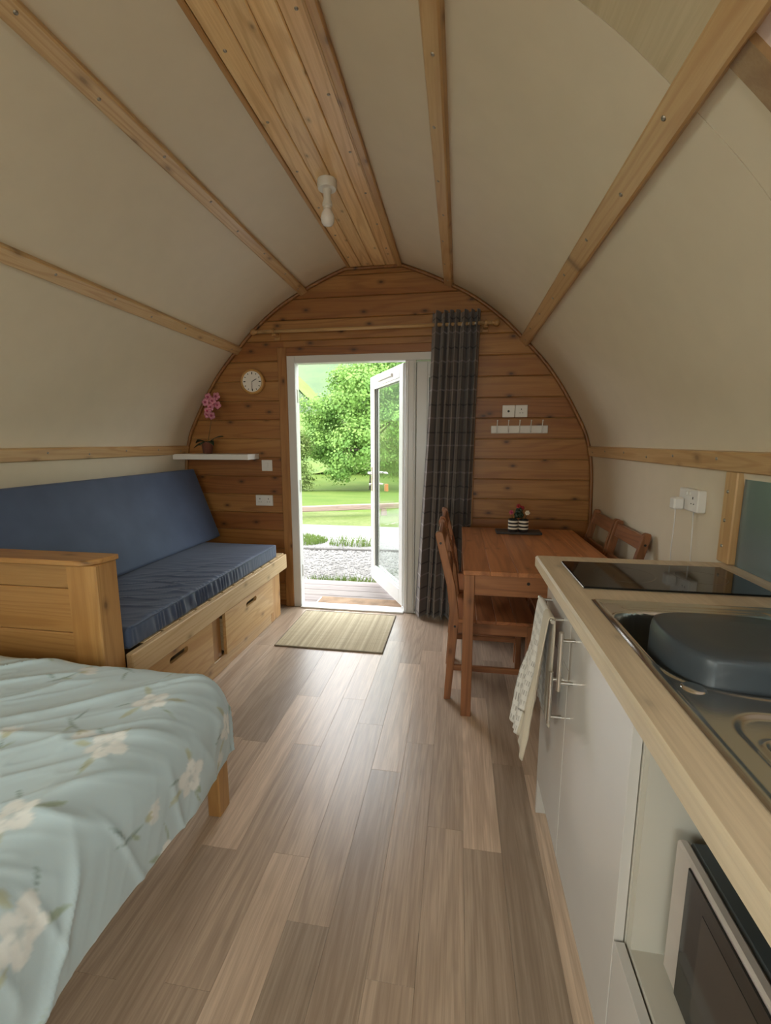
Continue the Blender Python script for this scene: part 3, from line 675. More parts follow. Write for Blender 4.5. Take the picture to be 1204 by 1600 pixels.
# ------------------------------------------------------------------ sofa bed on the left
sf = thing('sofa_bed_frame', 'pine sofa bed frame with drawers and plank end panel along the left wall', 'sofa', (-1.75, 2.40, 0)); so_ = sf.location
SX = -1.318                                   # front of the seat rail
g = G(); g.box(SX - .032, SX, 1.56, 3.275, .362, .474, .004); part('seat_rail', g, bare['y'], sf, off=so_)
g = G(); g.box(SX - .062, SX - .034, 3.055, 3.20, 0, .362, .003); g.box(SX - .10, SX - .034, 3.03, 3.055, 0, .362, .003); part('end_post', g, pine['z'], sf, off=so_, tint=(.95, .85, .72))
g = G(); g.box(SX - .058, SX - .036, 1.56, 3.03, 0, .088, .003); part('plinth_board', g, pine['y'], sf, off=so_)
g = G(); g.box(SX - .075, SX - .046, 2.24, 2.325, .088, .362, .002); part('divider', g, orange['z'], sf, off=so_, tint=(.9, .85, .8))
for k in range(12):
    y = 1.66 + k * .135; g = G(); g.box(-2.19, SX - .020, y, y + .118, .4745, .482, .002); part('slat', g, bare['x'], sf, off=so_)
def drawer_front(y0, y1, hx):
    # front board with a rounded hand slot: built as a frame round the slot plus arc ends
    z0, z1 = .092, .352; cy, cz, hw_, hr = (y0 + y1) / 2, .300, .060, .016
    slot = [(cy + hw_ + hr * math.cos(a), cz + hr * math.sin(a)) for a in np.linspace(-PI / 2, PI / 2, 7)] + [(cy - hw_ + hr * math.cos(a), cz + hr * math.sin(a)) for a in np.linspace(PI / 2, 3 * PI / 2, 7)]
    n = len(slot); outer = []
    for yy, zz in slot:                       # project slot points on the board outline
        dx, dz = yy - cy, zz - cz; s = min((y1 - cy) / abs(dx) if abs(dx) > 1e-6 else 9e9, ((z1 - cz) if dz > 0 else (cz - z0)) / abs(dz) if abs(dz) > 1e-6 else 9e9); outer.append((cy + dx * s, cz + dz * s))
    # add corners by snapping the nearest projections
    for c in ((y0, z0), (y0, z1), (y1, z0), (y1, z1)):
        k = min(range(n), key=lambda i: (outer[i][0] - c[0]) ** 2 + (outer[i][1] - c[1]) ** 2); outer[k] = c
    g = G(); bm = g.bm; F = {}
    for nm, pts_, x in (('of', outer, hx), ('sf', slot, hx), ('ob', outer, hx - .02), ('sb', slot, hx - .02)): F[nm] = [bm.verts.new((x, p[0], p[1])) for p in pts_]
    for k in range(n):
        j = (k + 1) % n
        bm.faces.new((F['of'][k], F['of'][j], F['sf'][j], F['sf'][k])); bm.faces.new((F['ob'][j], F['ob'][k], F['sb'][k], F['sb'][j]))
        bm.faces.new((F['sf'][k], F['sf'][j], F['sb'][j], F['sb'][k])); bm.faces.new((F['of'][j], F['of'][k], F['ob'][k], F['ob'][j]))
    return g
for y0, y1, hx in ((1.60, 2.215, SX - .030), (2.335, 3.02, SX - .016)):
    dr_ = part('drawer', drawer_front(y0, y1, hx), pine['y'], sf, off=so_, tint=(1.05, 1.0, .9))
    g = G(); g.box(-1.95, hx - .0205, y0 + .03, y0 + .045, .11, .30); g.box(-1.95, hx - .0205, y1 - .045, y1 - .03, .11, .30); g.box(-1.95, hx - .0205, y0 + .03, y1 - .03, .10, .11); g.box(-1.96, -1.945, y0 + .03, y1 - .03, .10, .30); part('drawer_box', g, bare['y'], dr_, off=so_)
# end panel towards the bed
for k, (z0, z1) in enumerate(((.05, .23), (.232, .41), (.412, .592), (.594, .776), (.778, .884))):
    g = G(); g.box(-2.195, -1.475, 1.475, 1.503, z0, z1, .004); part('end_board', g, orange['x'], sf, off=so_, tint=jit(.08))
g = G(); g.box(-1.475, -1.345, 1.445, 1.555, 0, .884, .004); part('end_stile', g, orange['z'], sf, off=so_, tint=(1.1, 1.08, 1.05), label='wide upright end stile')
g = G(); cap = [(-2.20, 1.425), (-1.42, 1.425)] + [(-1.42 + .08 * math.sin(a), 1.505 - .08 * math.cos(a)) for a in np.linspace(.15, PI / 2, 6)] + [(-1.335, 1.53), (-1.335, 1.56), (-2.20, 1.56)]
g.prism(cap, 'xy', .8845, .906, .004); part('cap_board', g, orange['x'], sf, off=so_, tint=(1.05, 1, .95))
# seat cushion (ruched front) and leaning back cushion
def cushion(name, label, L, Wd, T, rotx, loc, seat):
    """L along Y, Wd across, T thick; closed surface lofted round its section"""
    nL, rr = 300, .018; sec = []
    def arc(cx, cz, a0, a1): return [(cx + rr * math.cos(a), cz + rr * math.sin(a)) for a in np.linspace(a0, a1, 5)]
    corners = arc(Wd - rr, T - rr, 0, PI / 2) + [(Wd - rr - (Wd - 2 * rr) * k / 56, T) for k in range(1, 56)] + arc(rr, T - rr, PI / 2, PI) + arc(rr, rr, PI, 1.5 * PI) + arc(Wd - rr, rr, 1.5 * PI, 2 * PI) + [(Wd, rr + (T - 2 * rr) * k / 8) for k in range(1, 8)]
    def ridge_(a, b, seed, p): return max(0, 1 - abs(nz(a, b, seed)) * 4.5) ** p
    rings = []
    for i in range(nL):
        f = i / (nL - 1); y = L * f; e = min(y, L - y); shr = 0 if e > rr else rr - math.sqrt(max(0, rr * rr - (rr - e) ** 2))
        ring = []
        for x, z in corners:
            xx = min(max(x, shr), Wd - shr); zz = min(max(z, shr), T - shr); d = 0
            if z > T - rr * 1.2:
                u_ = xx / Wd
                if seat:
                    w = max(0, min(1, (u_ - .25) / .5)) * max(.15, 1 - abs(f - .38) / .5)
                    d = .009 * w * ridge_(xx * 2.0 + y * 1.2, y * 8 - xx * 2.5 + nz(xx * 4, y * 4, 2) * .5, 3.1, 3) + .005 * w * ridge_(xx * 3.2, y * 17 - xx * 4, 8.7, 2) + .007 * nz(xx * 3, y * 3, 5) 
                else:
                    w = max(.1, 1 - abs(f - .45) / .5)
                    d = -.018 * w * ridge_(y * 5.5 + xx * 3.0, xx * 1.3, 4.4, 4) - .008 * w * ridge_(y * 11 + xx * 6, xx * 2, 9.4, 3) + .006 * nz(xx * 3, y * 2.5, 6)
                d *= min(1, e / .04) * min(1, max(0, min(xx, Wd - xx)) / .03 + .15)
            if seat and x > Wd - rr * 1.5:
                k = max(.08, 1 - abs(f - .36) / .42); xx += (.0065 * math.sin(y * 165 + 12 * nz(y * 9, 0, 0) + z * 30) + .004 * nz(y * 60, z * 14, 1)) * k * (.45 + .55 * math.sin(PI * min(1, z / T)))
            ring.append((xx, y, zz + d))
        rings.append(ring)
    g = G(); g.loft(rings); me = g.mesh(name, True); o = link(name, me, navy); o.location = loc; o.rotation_euler = (0, rotx, 0); tag(o, label, 'cushion')
    g = G(); g.tube([(Wd - .001 + .002 * nz(y * 30, 0, 2), y, T - .004 + .0025 * nz(y * 25, 3, 2)) for y in np.linspace(.02, L - .02, 120)], .0042, 6); part('piping', g, navy, o, True); return o
cushion('seat_cushion', 'navy mattress cushion lying flat on the pine sofa frame', 1.565, .80, .098, 0, (-2.14, 1.575, .4825), True)
cushion('back_cushion', 'navy mattress cushion leaning against the left wall above the seat', 1.74, .58, .10, math.radians(-110), (-1.885, 1.57, .594), False)

# ------------------------------------------------------------------ bed
bd = thing('bed', 'pine bed in the near left corner under the floral duvet', 'bed', (-1.45, .3, 0)); bo = bd.location
for x in (-2.10, -.842):
    for y in (-.70, 1.355):
        g = G(); g.box(x - .024, x + .024, y - .035, y + .035, 0, .30, .004); part('leg', g, orange['z'], bd, off=bo)
for b_, ax in (((-2.13, -.825, -.745, -.72), 'x'), ((-2.13, -.825, 1.37, 1.395), 'x'), ((-2.13, -2.10, -.72, 1.37), 'y'), ((-.855, -.825, -.72, 1.37), 'y')):
    g = G(); g.box(*b_, .20, .32, .004); part('rail', g, orange[ax], bd, off=bo)
g = G()
for k in range(14):
    g = G(); g.box(-2.10, -.855, -.68 + k * .15, -.60 + k * .15, .30, .318); part('slat', g, bare['x'], bd, off=bo)
g = G(); g.box(-2.16, -.775, -.72, 1.29, .322, .545, .05, 3); mt = part('mattress', g, white_plastic, bd, angle=40, off=bo)
# duvet: cloth draped over the mattress, print stored per vertex
cx0, cx1, cy0, cy1, Rb, Ltot = -2.14, -.835, -.70, 1.215, .105, .318
st_ = .0062
xs = np.arange(cx0 - .02, cx1 + Ltot + 1e-6, st_); ys = np.arange(cy0, cy1 + Ltot + 1e-6, st_)
X_, Y_ = np.meshgrid(xs, ys, indexing='ij')
qx = np.clip(X_, cx0, cx1); qy = np.clip(Y_, cy0, cy1); vx_, vy_ = X_ - qx, Y_ - qy
vx_ = np.where(X_ < cx0, 0, vx_)
dE = np.sqrt(vx_ ** 2 + vy_ ** 2) + 1e-9; dM = np.maximum(np.abs(vx_), np.abs(vy_))
ux, uy = vx_ / dE, vy_ / dE
A_ = PI / 2 * Rb
th_ = np.clip(dM / Rb, 0, PI / 2); outw = Rb * np.sin(th_); down = Rb * (1 - np.cos(th_)) + np.maximum(0, dM - A_)
rng = np.random.RandomState(3)
def vn(ax, ay, seed):                           # smooth value noise
    r = np.random.RandomState(seed).rand(64, 64); i, j = np.floor(ax).astype(int), np.floor(ay).astype(int); fx, fy = ax - i, ay - j; fx = fx * fx * (3 - 2 * fx); fy = fy * fy * (3 - 2 * fy)
    a, b, c, d = r[i % 64, j % 64], r[(i + 1) % 64, j % 64], r[i % 64, (j + 1) % 64], r[(i + 1) % 64, (j + 1) % 64]; return (a * (1 - fx) + b * fx) * (1 - fy) + (c * (1 - fx) + d * fx) * fy
ca, sa = math.cos(math.radians(35)), math.sin(math.radians(35))
al, ac = X_ * ca + Y_ * sa, -X_ * sa + Y_ * ca
ridge = lambda n: 1 - np.abs(2 * n - 1)
sharp = lambda n, p: np.clip(1 - np.abs(2 * n - 1) * 1.15, 0, 1) ** p
fold_top = .013 * sharp(vn(al * 1.4 + 9, ac * 9 + 3 + .6 * vn(al * 3, ac * 3, 40), 1), 5) + .005 * sharp(vn(al * 2.2 + 2, ac * 19 + 7, 2), 5) + .014 * vn(X_ * 2.6 + 5, Y_ * 2.6 + 5, 4) + .002 * sharp(vn(al * 9 + 2, ac * 34 + 7, 14), 4)
tang = np.where(np.abs(vx_) > np.abs(vy_), Y_, X_)
lean = tang + .45 * dM
fold_side = .014 * sharp(vn(lean * 5 + 11, dM * 1.3 + 2, 5), 6) + .020 * vn(tang * 3 + 3, dM * 2 + 8, 6) + .0065 * sharp(vn((tang - .3 * dM) * 12 + 3, dM * 2.2 + 2, 8), 6) + .0015 * sharp(vn(lean * 30 + 3, dM * 4 + 2, 18), 4)
ws = ss(.02, .16, dM)
wave = fold_top * (1 - ws) + fold_side * ws * (.4 + .6 * ss(.05, .2, dM))
hem = np.maximum(0, dM - .24) * .10
PX = qx + ux * (outw + np.sin(th_) * wave - .6 * hem); PY = qy + uy * (outw + np.sin(th_) * wave - .3 * hem)
hump = .028 * ss(cy0, .5, Y_) * (1 - ws)
PZ = .586 - down + np.cos(th_) * wave + hump * .4 - .02 * ws * vn(tang * 3, dM * 0 + 2, 9) * ss(.15, .35, dM)
me = gridmesh('duvet', np.stack([PX, PY, PZ], -1))
# flowers
colr = np.empty(X_.shape + (3,)); blue = np.array((.42, .525, .58)); colr[:] = blue * (1 + .03 * (vn(X_ * 9, Y_ * 9, 12)[..., None] - .5))
cloth_x, cloth_y = X_, Y_
def paint(mask, c): colr[:] = colr * (1 - mask[..., None]) + np.array(c) * mask[..., None]
def leafp(cx, cy, a, L, w, c, s=.8):
    dx, dy = cloth_x - cx, cloth_y - cy; p = dx * math.cos(a) + dy * math.sin(a); q = -dx * math.sin(a) + dy * math.cos(a); f = p / L; q = q + .25 * L * f * (1 - f)
    inside = w * np.sin(PI * np.clip(f, 0, 1)) - np.abs(q); paint(s * np.clip(inside / .004 + .4, 0, 1) * ((f > 0) & (f < 1)), c)
def stemp(cx, cy, a, L, c): leafp(cx, cy, a, L, .0045, c, .8)
fl_r = random.Random(5); cells = []
for i, fx in enumerate(np.arange(cx0, cx1 + Ltot, .20)):
    for j, fy in enumerate(np.arange(cy0, cy1 + Ltot, .225)): cells.append((fx + fl_r.uniform(-.04, .04) + .08, fy + (i % 2) * .11 + fl_r.uniform(-.04, .04), fl_r.random()))
green, olive, dgreen, white_f, shade_f = (.24, .30, .20), (.36, .37, .24), (.13, .19, .18), (.72, .735, .735), (.36, .44, .47)
for fx, fy, k in cells:
    a0 = fl_r.uniform(0, 6.28)
    if k < .58:                                    # open flower with narrow leaves
        for q in range(3):
            a = a0 + q * 2.0 + fl_r.uniform(-.4, .4); leafp(fx + .035 * math.cos(a), fy + .035 * math.sin(a), a, fl_r.uniform(.04, .065), .0085, fl_r.choice((green, olive, olive)))
        a = a0 + 1.1; leafp(fx + .045 * math.cos(a), fy + .045 * math.sin(a), a + .3, .05, .0035, dgreen); leafp(fx + .04 * math.cos(a + 2.4), fy + .04 * math.sin(a + 2.4), a + 2.6, .07, .003, green)
        R = fl_r.uniform(.038, .048); dx, dy = cloth_x - fx, cloth_y - fy
        for q in range(5):
            a = a0 + q * 1.257; cpx, cpy = R * .62 * math.cos(a), R * .62 * math.sin(a); p = (dx - cpx) * math.cos(a) + (dy - cpy) * math.sin(a); q_ = -(dx - cpx) * math.sin(a) + (dy - cpy) * math.cos(a)
            d = np.sqrt((p * .85) ** 2 + (q_ * 1.15) ** 2); r_ = R * (.50 + .10 * math.sin(q * 2.1)); c = tuple(w * (1 - .07 * (q % 3)) for w in white_f)
            paint(.35 * np.clip((r_ + .003 - d) / .004 + .4, 0, 1), shade_f); paint(.92 * np.clip((r_ - d) / .004 + .4, 0, 1), c)
            paint(.35 * np.clip((.0025 - np.abs(q_)) / .002 + .3, 0, 1) * ((p < 0) & (p > -R * .5)), shade_f)
        d = np.sqrt(dx ** 2 + dy ** 2); paint(.75 * np.clip((R * .24 - d) / .008 + .3, 0, 1), shade_f)
    else:                                          # bud on a thin stem
        stemp(fx, fy, a0, .10, dgreen); ex, ey = fx + .10 * math.cos(a0), fy + .10 * math.sin(a0)
        for q in (-.45, 0, .45): leafp(ex, ey, a0 + q, .05, .013, tuple(w * .86 for w in white_f), .75)
        for q in (-.3, .25): leafp(ex - .008 * math.cos(a0), ey - .008 * math.sin(a0), a0 + q, .03, .006, olive)
        leafp(fx + .03 * math.cos(a0), fy + .03 * math.sin(a0), a0 + 2.2, .06, .004, dgreen); leafp(fx + .05 * math.cos(a0), fy + .05 * math.sin(a0), a0 - .8, .045, .005, green)
ca_ = me.color_attributes.new('print', 'FLOAT_COLOR', 'POINT'); buf = np.ones((X_.size, 4), np.float32); buf[:, :3] = colr.reshape(-1, 3); ca_.data.foreach_set('color', buf.reshape(-1))
dv = link('duvet', me, duvet_m); tag(dv, 'pale blue floral duvet draped over the bed in the near left corner', 'duvet'); so = dv.modifiers.new('thick', 'SOLIDIFY'); so.thickness = .006; so.offset = -1

# ------------------------------------------------------------------ rug
rg = thing('rug', 'beige woven striped mat on the floor before the open door', 'rug', (-.815, 2.985, 0))
g = G(); g.box(-.362, .362, -.312, .312, .0005, .008, .003); part('weave', g, rug_m, rg)
rb_m = plain('rug_binding', (.25, .21, .15, 1), .9)
for b_ in ((-.358, .358, -.320, -.310), (-.358, .358, .310, .320), (.358, .368, -.32, .32), (-.368, -.358, -.32, .32)):
    g = G(); g.box(*b_, .0005, .0095, .003); part('binding', g, rb_m, rg)

# ------------------------------------------------------------------ table and chairs
TX0, TX1, TY0, TY1 = .038, .785, 2.075, 3.185
tb = thing('dining_table', 'brown-stained pine dining table against the end wall', 'table', ((TX0 + TX1) / 2, (TY0 + TY1) / 2, 0)); to = tb.location
nb = 6; bw = (TX1 - TX0) / nb
for k in range(nb):
    g = G(); g.box(TX0 + k * bw + .0004, TX0 + (k + 1) * bw - .0004, TY0, TY1, .728, .75, .0015); part('top_board', g, stain['y'], tb, off=to, tint=(lambda q: (1.5 * q, 1.45 * q, 1.35 * q))(rnd.uniform(.85, 1.25)))
for x in (TX0 + .004, TX1 - .054):
    for y in (TY0 + .004, TY1 - .054):
        g = G(); g.box(x, x + .05, y, y + .05, 0, .728, .003); part('leg', g, stain['z'], tb, off=to)
for b_, ax in (((TX0 + .054, TX1 - .054, TY0 + .012, TY0 + .034), 'x'), ((TX0 + .054, TX1 - .054, TY1 - .034, TY1 - .012), 'x'), ((TX0 + .012, TX0 + .034, TY0 + .054, TY1 - .054), 'y'), ((TX1 - .034, TX1 - .012, TY0 + .054, TY1 - .054), 'y')):
    g = G(); g.box(*b_, .628, .728, .002); part('apron', g, stain[ax], tb, off=to)
g = G(); g.lathe([(0, .002), (.007, .002), (.008, 0)], (TX0 + .30, TY0 + .012, .695), (0, -1, 0), 12); part('bolt', g, black_m, tb, off=to)
def make_chair(label, group):
    c = thing('dining_chair', label, 'chair', (0, 0, 0), 0, group); hw_ = .205
    side = [(-.045, 0), (-.010, 0), (.026, .45), (.004, .62), (-.066, .895), (-.078, .905), (-.098, .902), (-.104, .888), (-.040, .62), (-.020, .45)]
    for s in (-1, 1):
        y0 = s * hw_ - (.028 if s > 0 else 0); g = G(); g.prism(side, 'xz', y0, y0 + .028, .003); part('rear_leg', g, stain['z'], c, angle=30)
        g = G(); g.box(.365, .395, min(s * hw_, s * (hw_ - .034)), max(s * hw_, s * (hw_ - .034)), 0, .432, .003); part('front_leg', g, stain['z'], c)
        g = G(); g.box(-.008, .366, s * (hw_ - .014) - .010, s * (hw_ - .014) + .010, .165, .195, .003); part('side_stretcher', g, stain['x'], c)
        g = G(); g.box(.020, .366, s * (hw_ - .014) - .011, s * (hw_ - .014) + .011, .375, .432, .002); part('seat_rail', g, stain['x'], c)
        for bx_, bz_ in ((.005, .41), (-.076, .845)):
            g = G(); g.lathe([(0, .0015), (.006, .0015), (.0065, 0)], (bx_, s * hw_, bz_), (0, s, 0), 10); part('bolt', g, black_m, c)
    g = G(); g.box(.372, .392, -hw_ + .034, hw_ - .034, .375, .432, .002); part('front_rail', g, stain['y'], c)
    g = G(); g.box(-.022, -.002, -hw_ + .028, hw_ - .028, .21, .245, .002); part('back_stretcher', g, stain['y'], c)
    nbd = 4; w = (.41) / nbd
    for k in range(nbd):
        x0 = .015 + k * .098; g = G(); g.box(x0 + .0004, x0 + .0976, -hw_ + .001, hw_ - .001, .432, .450, .002); part('seat_board', g, stain['y'], c, tint=(lambda q: (1.3 * q, 1.2 * q, 1.15 * q))(rnd.uniform(.8, 1.1)))
    for za, zb in ((.815, .885), (.655, .715)):
        t1 = lambda z: .004 + (-.066 - .004) * (z - .62) / .275 - .018
        g = G(); g.prism([(t1(za) - .01, za), (t1(za) + .01, za), (t1(zb) + .01, zb), (t1(zb) - .01, zb)], 'xz', -hw_ + .028, hw_ - .028, .003); part('back_slat', g, stain['y'], c)
    return c
grp = 'brown dining chairs round the table'
ch = make_chair('brown dining chair at the table, nearest the camera with its back to the room', grp); ch.location = (0, 2.42, 0)
for loc, rz, lab in (((.002, 2.885, 0), 0, 'brown dining chair on the door side of the table, beside the plaid curtain'), ((.842, 2.955, 0), PI, 'brown dining chair in the far right corner against the pine wall'), ((.842, 2.53, 0), PI, 'brown dining chair against the cream wall behind the worktop corner')):
    c = copy_tree(ch); c.location = loc; c.rotation_euler = (0, 0, rz); c['label'] = lab; c['group'] = grp
# tray and striped vases
tr_ = thing('slate_tray', 'dark slate board on the dining table under the striped pots', 'tray', (.405, 3.02, .7505)); g = G(); g.box(-.145, .145, -.055, .055, .0, .016, .003); part('board', g, slate_m, tr_)
def vase(x, label, group):
    v = thing('striped_pot', label, 'pot', (x, 2.985, .767), 0, group); h = .083; r = .0315
    g = G(); g.lathe([(0, 0), (r - .002, 0), (r, .004), (r, h - .003), (r - .003, h), (r - .006, h - .002), (r - .006, h * .7), (0, h * .7)], n=24); part('body', g, black_m, v, angle=40)
    for k, z in enumerate((.024, .046, .069)):
        g = G(); g.lathe([(r + .0002, z - .0055), (r + .0008, z - .005), (r + .0008, z + .005), (r + .0002, z + .0055)], n=24); part('stripe', g, cream_m, v, angle=40, label='cream stripe')
    return v
v1 = vase(.366, 'left of the two black and cream striped pots on the slate board', 'striped pots on the table')
v2 = vase(.4315, 'right of the two black and cream striped pots on the slate board', 'striped pots on the table')
def posy(v, heads):
    g = G()
    for (x, y, z, r, m) in heads: g.tube([(0, 0, .06), (x * .6, y * .6, .06 + (z - .06) * .6), (x, y, z)], .002, 5)
    part('stem', g, leaf_dark, v, True)
    for (x, y, z, r, m) in heads:
        g = G()
        for q in range(6):
            a = q * PI / 3; g.ico((x + r * .55 * math.cos(a), y + r * .3 * math.sin(a * 1.3), z + r * .55 * math.sin(a)), r * .55, 1)
        part('flower_head', g, m, v, True)
posy(v1, [(.030, .0, .115, .026, leaf_dark), (.034, 0, .142, .022, leaf_dark), (-.015, -.01, .128, .014, petal_deep), (.03, 0, .168, .015, red_petal)])
posy(v2, [(.022, 0, .125, .016, cream_m), (-.01, .01, .155, .014, red_petal), (-.02, 0, .11, .020, leaf_dark)])

# ------------------------------------------------------------------ kitchen
KX = .310                                      # face of the doors
WT0, WT1 = .8875, .93                          # worktop
def carcass(g, y0, y1, z0=.15, z1=WT0 - .002, x0=None, x1=.93):
    x0 = x0 or KX + .020
    g.box(x0, x1, y0, y0 + .018, z0, z1); g.box(x0, x1, y1 - .018, y1, z0, z1); g.box(x0, x1, y0 + .018, y1 - .018, z0, z0 + .018); g.box(x1 - .01, x1, y0 + .018, y1 - .018, z0 + .018, z1)
def vhandle(g, x, y, z0, z1):
    g.tube([(x - .034, y, z0), (x - .034, y, z1)], .0062, 12)
    for z in (z0 + .022, z1 - .022): g.tube([(x, y, z), (x - .034, y, z)], .0045, 10)
k1 = thing('kitchen_cabinet', 'far narrow gloss white base cabinet with drawer, under the hob', 'cabinet', (.62, 1.37, 0)); ko = k1.location
g = G(); carcass(g, 1.2, 1.525); part('body', g, carcass_m, k1, off=ko)
g = G(); g.box(KX + .004, .93, 1.527, 1.546, 0, WT0 - .002, .001); part('end_panel', g, white_gloss, k1, off=ko)
g = G(); g.box(KX + .055, KX + .072, 1.2, 1.525, 0, .148); part('plinth', g, carcass_m, k1, off=ko)
dw = part('drawer_front', G().box(KX, KX + .018, 1.2025, 1.524, .735, WT0 - .004, .0007), white_gloss, k1, off=ko)
g = G(); g.tube([(KX - .034, 1.265, .845), (KX - .034, 1.475, .845)], .0062, 12); [g.tube([(KX, y, .845), (KX - .034, y, .845)], .0045, 10) for y in (1.287, 1.453)]; part('handle', g, steel, dw, angle=50, off=ko)
dr_ = part('door', G().box(KX, KX + .018, 1.2025, 1.524, .15, .732, .0007), white_gloss, k1, off=ko)
g = G(); vhandle(g, KX, 1.245, .545, .705); part('handle', g, steel, dr_, angle=50, off=ko)
k2 = thing('kitchen_cabinet', 'gloss white base cabinet with one tall bar handle, under the sink', 'cabinet', (.62, .98, 0)); ko = k2.location
g = G(); carcass(g, .765, 1.198); part('body', g, carcass_m, k2, off=ko)
g = G(); g.box(KX + .055, KX + .072, .765, 1.198, 0, .148); part('plinth', g, carcass_m, k2, off=ko)
dr_ = part('door', G().box(KX, KX + .018, .7665, 1.1985, .15, WT0 - .004, .0007), white_gloss, k2, off=ko)
g = G(); vhandle(g, KX, 1.155, .70, .862); part('handle', g, steel, dr_, angle=50, off=ko)
k3 = thing('kitchen_cabinet', 'white open cabinet holding the microwave, nearest the camera', 'cabinet', (.62, .46, 0)); ko = k3.location
g = G(); carcass(g, .15, .763, .15, WT0 - .002, KX + .022); g.box(KX + .022, .93, .168, .745, .418, .436); part('body', g, carcass_m, k3, off=ko)
g = G(); g.box(KX + .055, KX + .072, .15, .763, 0, .148); part('plinth', g, carcass_m, k3, off=ko)
dr_ = part('door', G().box(KX, KX + .018, .152, .762, .15, .428, .0007), white_gloss, k3, off=ko)
k4 = thing('kitchen_cabinet', 'gloss white base cabinet beside the microwave unit, mostly out of the picture', 'cabinet', (.62, -.1, 0)); ko = k4.location
g = G(); carcass(g, -.35, .148); part('body', g, carcass_m, k4, off=ko); part('door', G().box(KX, KX + .018, -.348, .147, .15, WT0 - .004, .0007), white_gloss, k4, off=ko)
g = G(); g.box(KX + .055, KX + .072, -.35, .148, 0, .148); part('plinth', g, carcass_m, k4, off=ko)
# worktop with a hole for the sink
SXa, SXb, SYa, SYb = .374, .800, .405, 1.215
wt = thing('worktop', 'oak-effect laminate worktop along the right wall', 'worktop', (.62, .7, WT1)); ko = wt.location
g = G(); FX = .294
g.prism([(FX + .004, WT0), (FX, WT0 + .004), (FX, WT1 - .006), (FX + .006, WT1), (SXa + .01, WT1), (SXa + .01, WT0)], 'xz', -.36, 1.695)
g.box(SXb - .01, .948, -.36, 1.695, WT0, WT1); g.box(SXa + .01, SXb - .01, SYb - .01, 1.695, WT0, WT1); g.box(SXa + .01, SXb - .01, -.36, SYa + .01, WT0, WT1)
part('slab', g, oak_top['y'], wt, off=ko, tint=(1.0, 1.0, 1.0))
g = G(); g.box(.945, .952, -.36, 1.66, WT1, WT1 + .006); part('sealant', g, white_plastic, wt, off=ko)
# hob
hb = thing('ceramic_hob', 'black glass two-ring hob set in the far end of the worktop', 'hob', (.62, 1.463, WT1 + .0003)); 
g = G(); g.box(-.252, .252, -.143, .143, .001, .0065, .002); part('glass', g, hob_glass, hb)
g = G(); g.box(-.2545, -.252, -.1445, .1445, 0, .005, .001); g.box(.252, .2545, -.1445, .1445, 0, .005, .001); g.box(-.252, .252, .143, .1455, 0, .005, .001); part('trim', g, steel, hb)
for x, r in ((-.095, .085), (.125, .068)):
    g = G(); g.lathe([(r, .0066), (r + .0015, .0068), (r + .003, .0066)], (x, .005, 0), n=40); part('ring_mark', g, print_grey, hb, True)
# sink as a pressed sheet
sk = thing('sink', 'stainless steel inset sink with bowl and grooved drainer in the worktop', 'sink', (0, 0, WT1))
def smooth_poly(P, it=3):
    P = [Vector(p) for p in P]
    for _ in range(it):
        Q = []
        for i in range(len(P)): a, b = P[i], P[(i + 1) % len(P)]; Q += [a * .75 + b * .25, a * .25 + b * .75]
        P = Q
    return P
bowl = smooth_poly([(.396, 1.145), (.60, 1.152), (.745, 1.11), (.768, .99), (.74, .82), (.66, .775), (.455, .775), (.378, .845), (.376, 1.06)], 3)
def sdf(poly, X, Y):
    P = np.array([(p.x, p.y) for p in poly]); Q = np.roll(P, -1, 0); d = np.full(X.shape, 1e9); ins = np.zeros(X.shape, bool)
    for a, b in zip(P, Q):
        e = b - a; wx, wy = X - a[0], Y - a[1]; h = np.clip((wx * e[0] + wy * e[1]) / (e @ e), 0, 1); d = np.minimum(d, (wx - e[0] * h) ** 2 + (wy - e[1] * h) ** 2)
        c = ((a[1] > Y) != (b[1] > Y)) & (X < (b[0] - a[0]) * (Y - a[1]) / (b[1] - a[1] + 1e-12) + a[0]); ins ^= c
    d = np.sqrt(d); return np.where(ins, -d, d)
def rrect(X, Y, cx, cy, hx, hy, r):
    qx_, qy_ = np.abs(X - cx) - hx + r, np.abs(Y - cy) - hy + r; return np.hypot(np.maximum(qx_, 0), np.maximum(qy_, 0)) + np.minimum(np.maximum(qx_, qy_), 0) - r
sxs = np.arange(.362, .8121, .003); sys_ = np.arange(.395, 1.2271, .003)
SX_, SY_ = np.meshgrid(sxs, sys_, indexing='ij')
dO = rrect(SX_, SY_, .587, .811, .225, .416, .012)          # outer edge
H = .0015 + .0035 * ss(0, .006, -dO) - .0045 * ss(.010, .020, -dO)
dB = sdf(bowl, SX_, SY_)
H += .0028 * np.exp(-((dB - .006) / .005) ** 2)
H -= .135 * ss(.004, -.018, dB) + .015 * ss(-.02, -.10, dB)
# drainer recess with three pressed grooves and the round overflow cover
dD = rrect(SX_, SY_, .60, .58, .185, .145, .06); H -= .005 * ss(.004, -.010, dD) * ss(.0, .02, dB)
for cx in (.455, .545, .635, .725):
    dg = rrect(SX_, SY_, cx, .56, .022, .10, .022); H += .0045 * np.exp(-((dg) / .0045) ** 2)
H -= .003 * np.exp(-((rrect(SX_, SY_, .595, 1.183, .165, .008, .008)) / .006) ** 2)
me = gridmesh('sink_sheet', np.stack([SX_, SY_, H], -1)); link('basin', me, sink_m, sk)
g = G(); g.lathe([(.0, .0035), (.015, .0032), (.0185, .0018), (.020, 0)], (.410, .790, .0005), n=24); part('overflow_cover', g, chrome, sk, True, label='round chrome cover on the sink rim')
g = G(); g.lathe([(.0, -.1485), (.03, -.148), (.033, -.1505)], (.56, .96, 0), n=24); part('waste', g, chrome, sk, True)
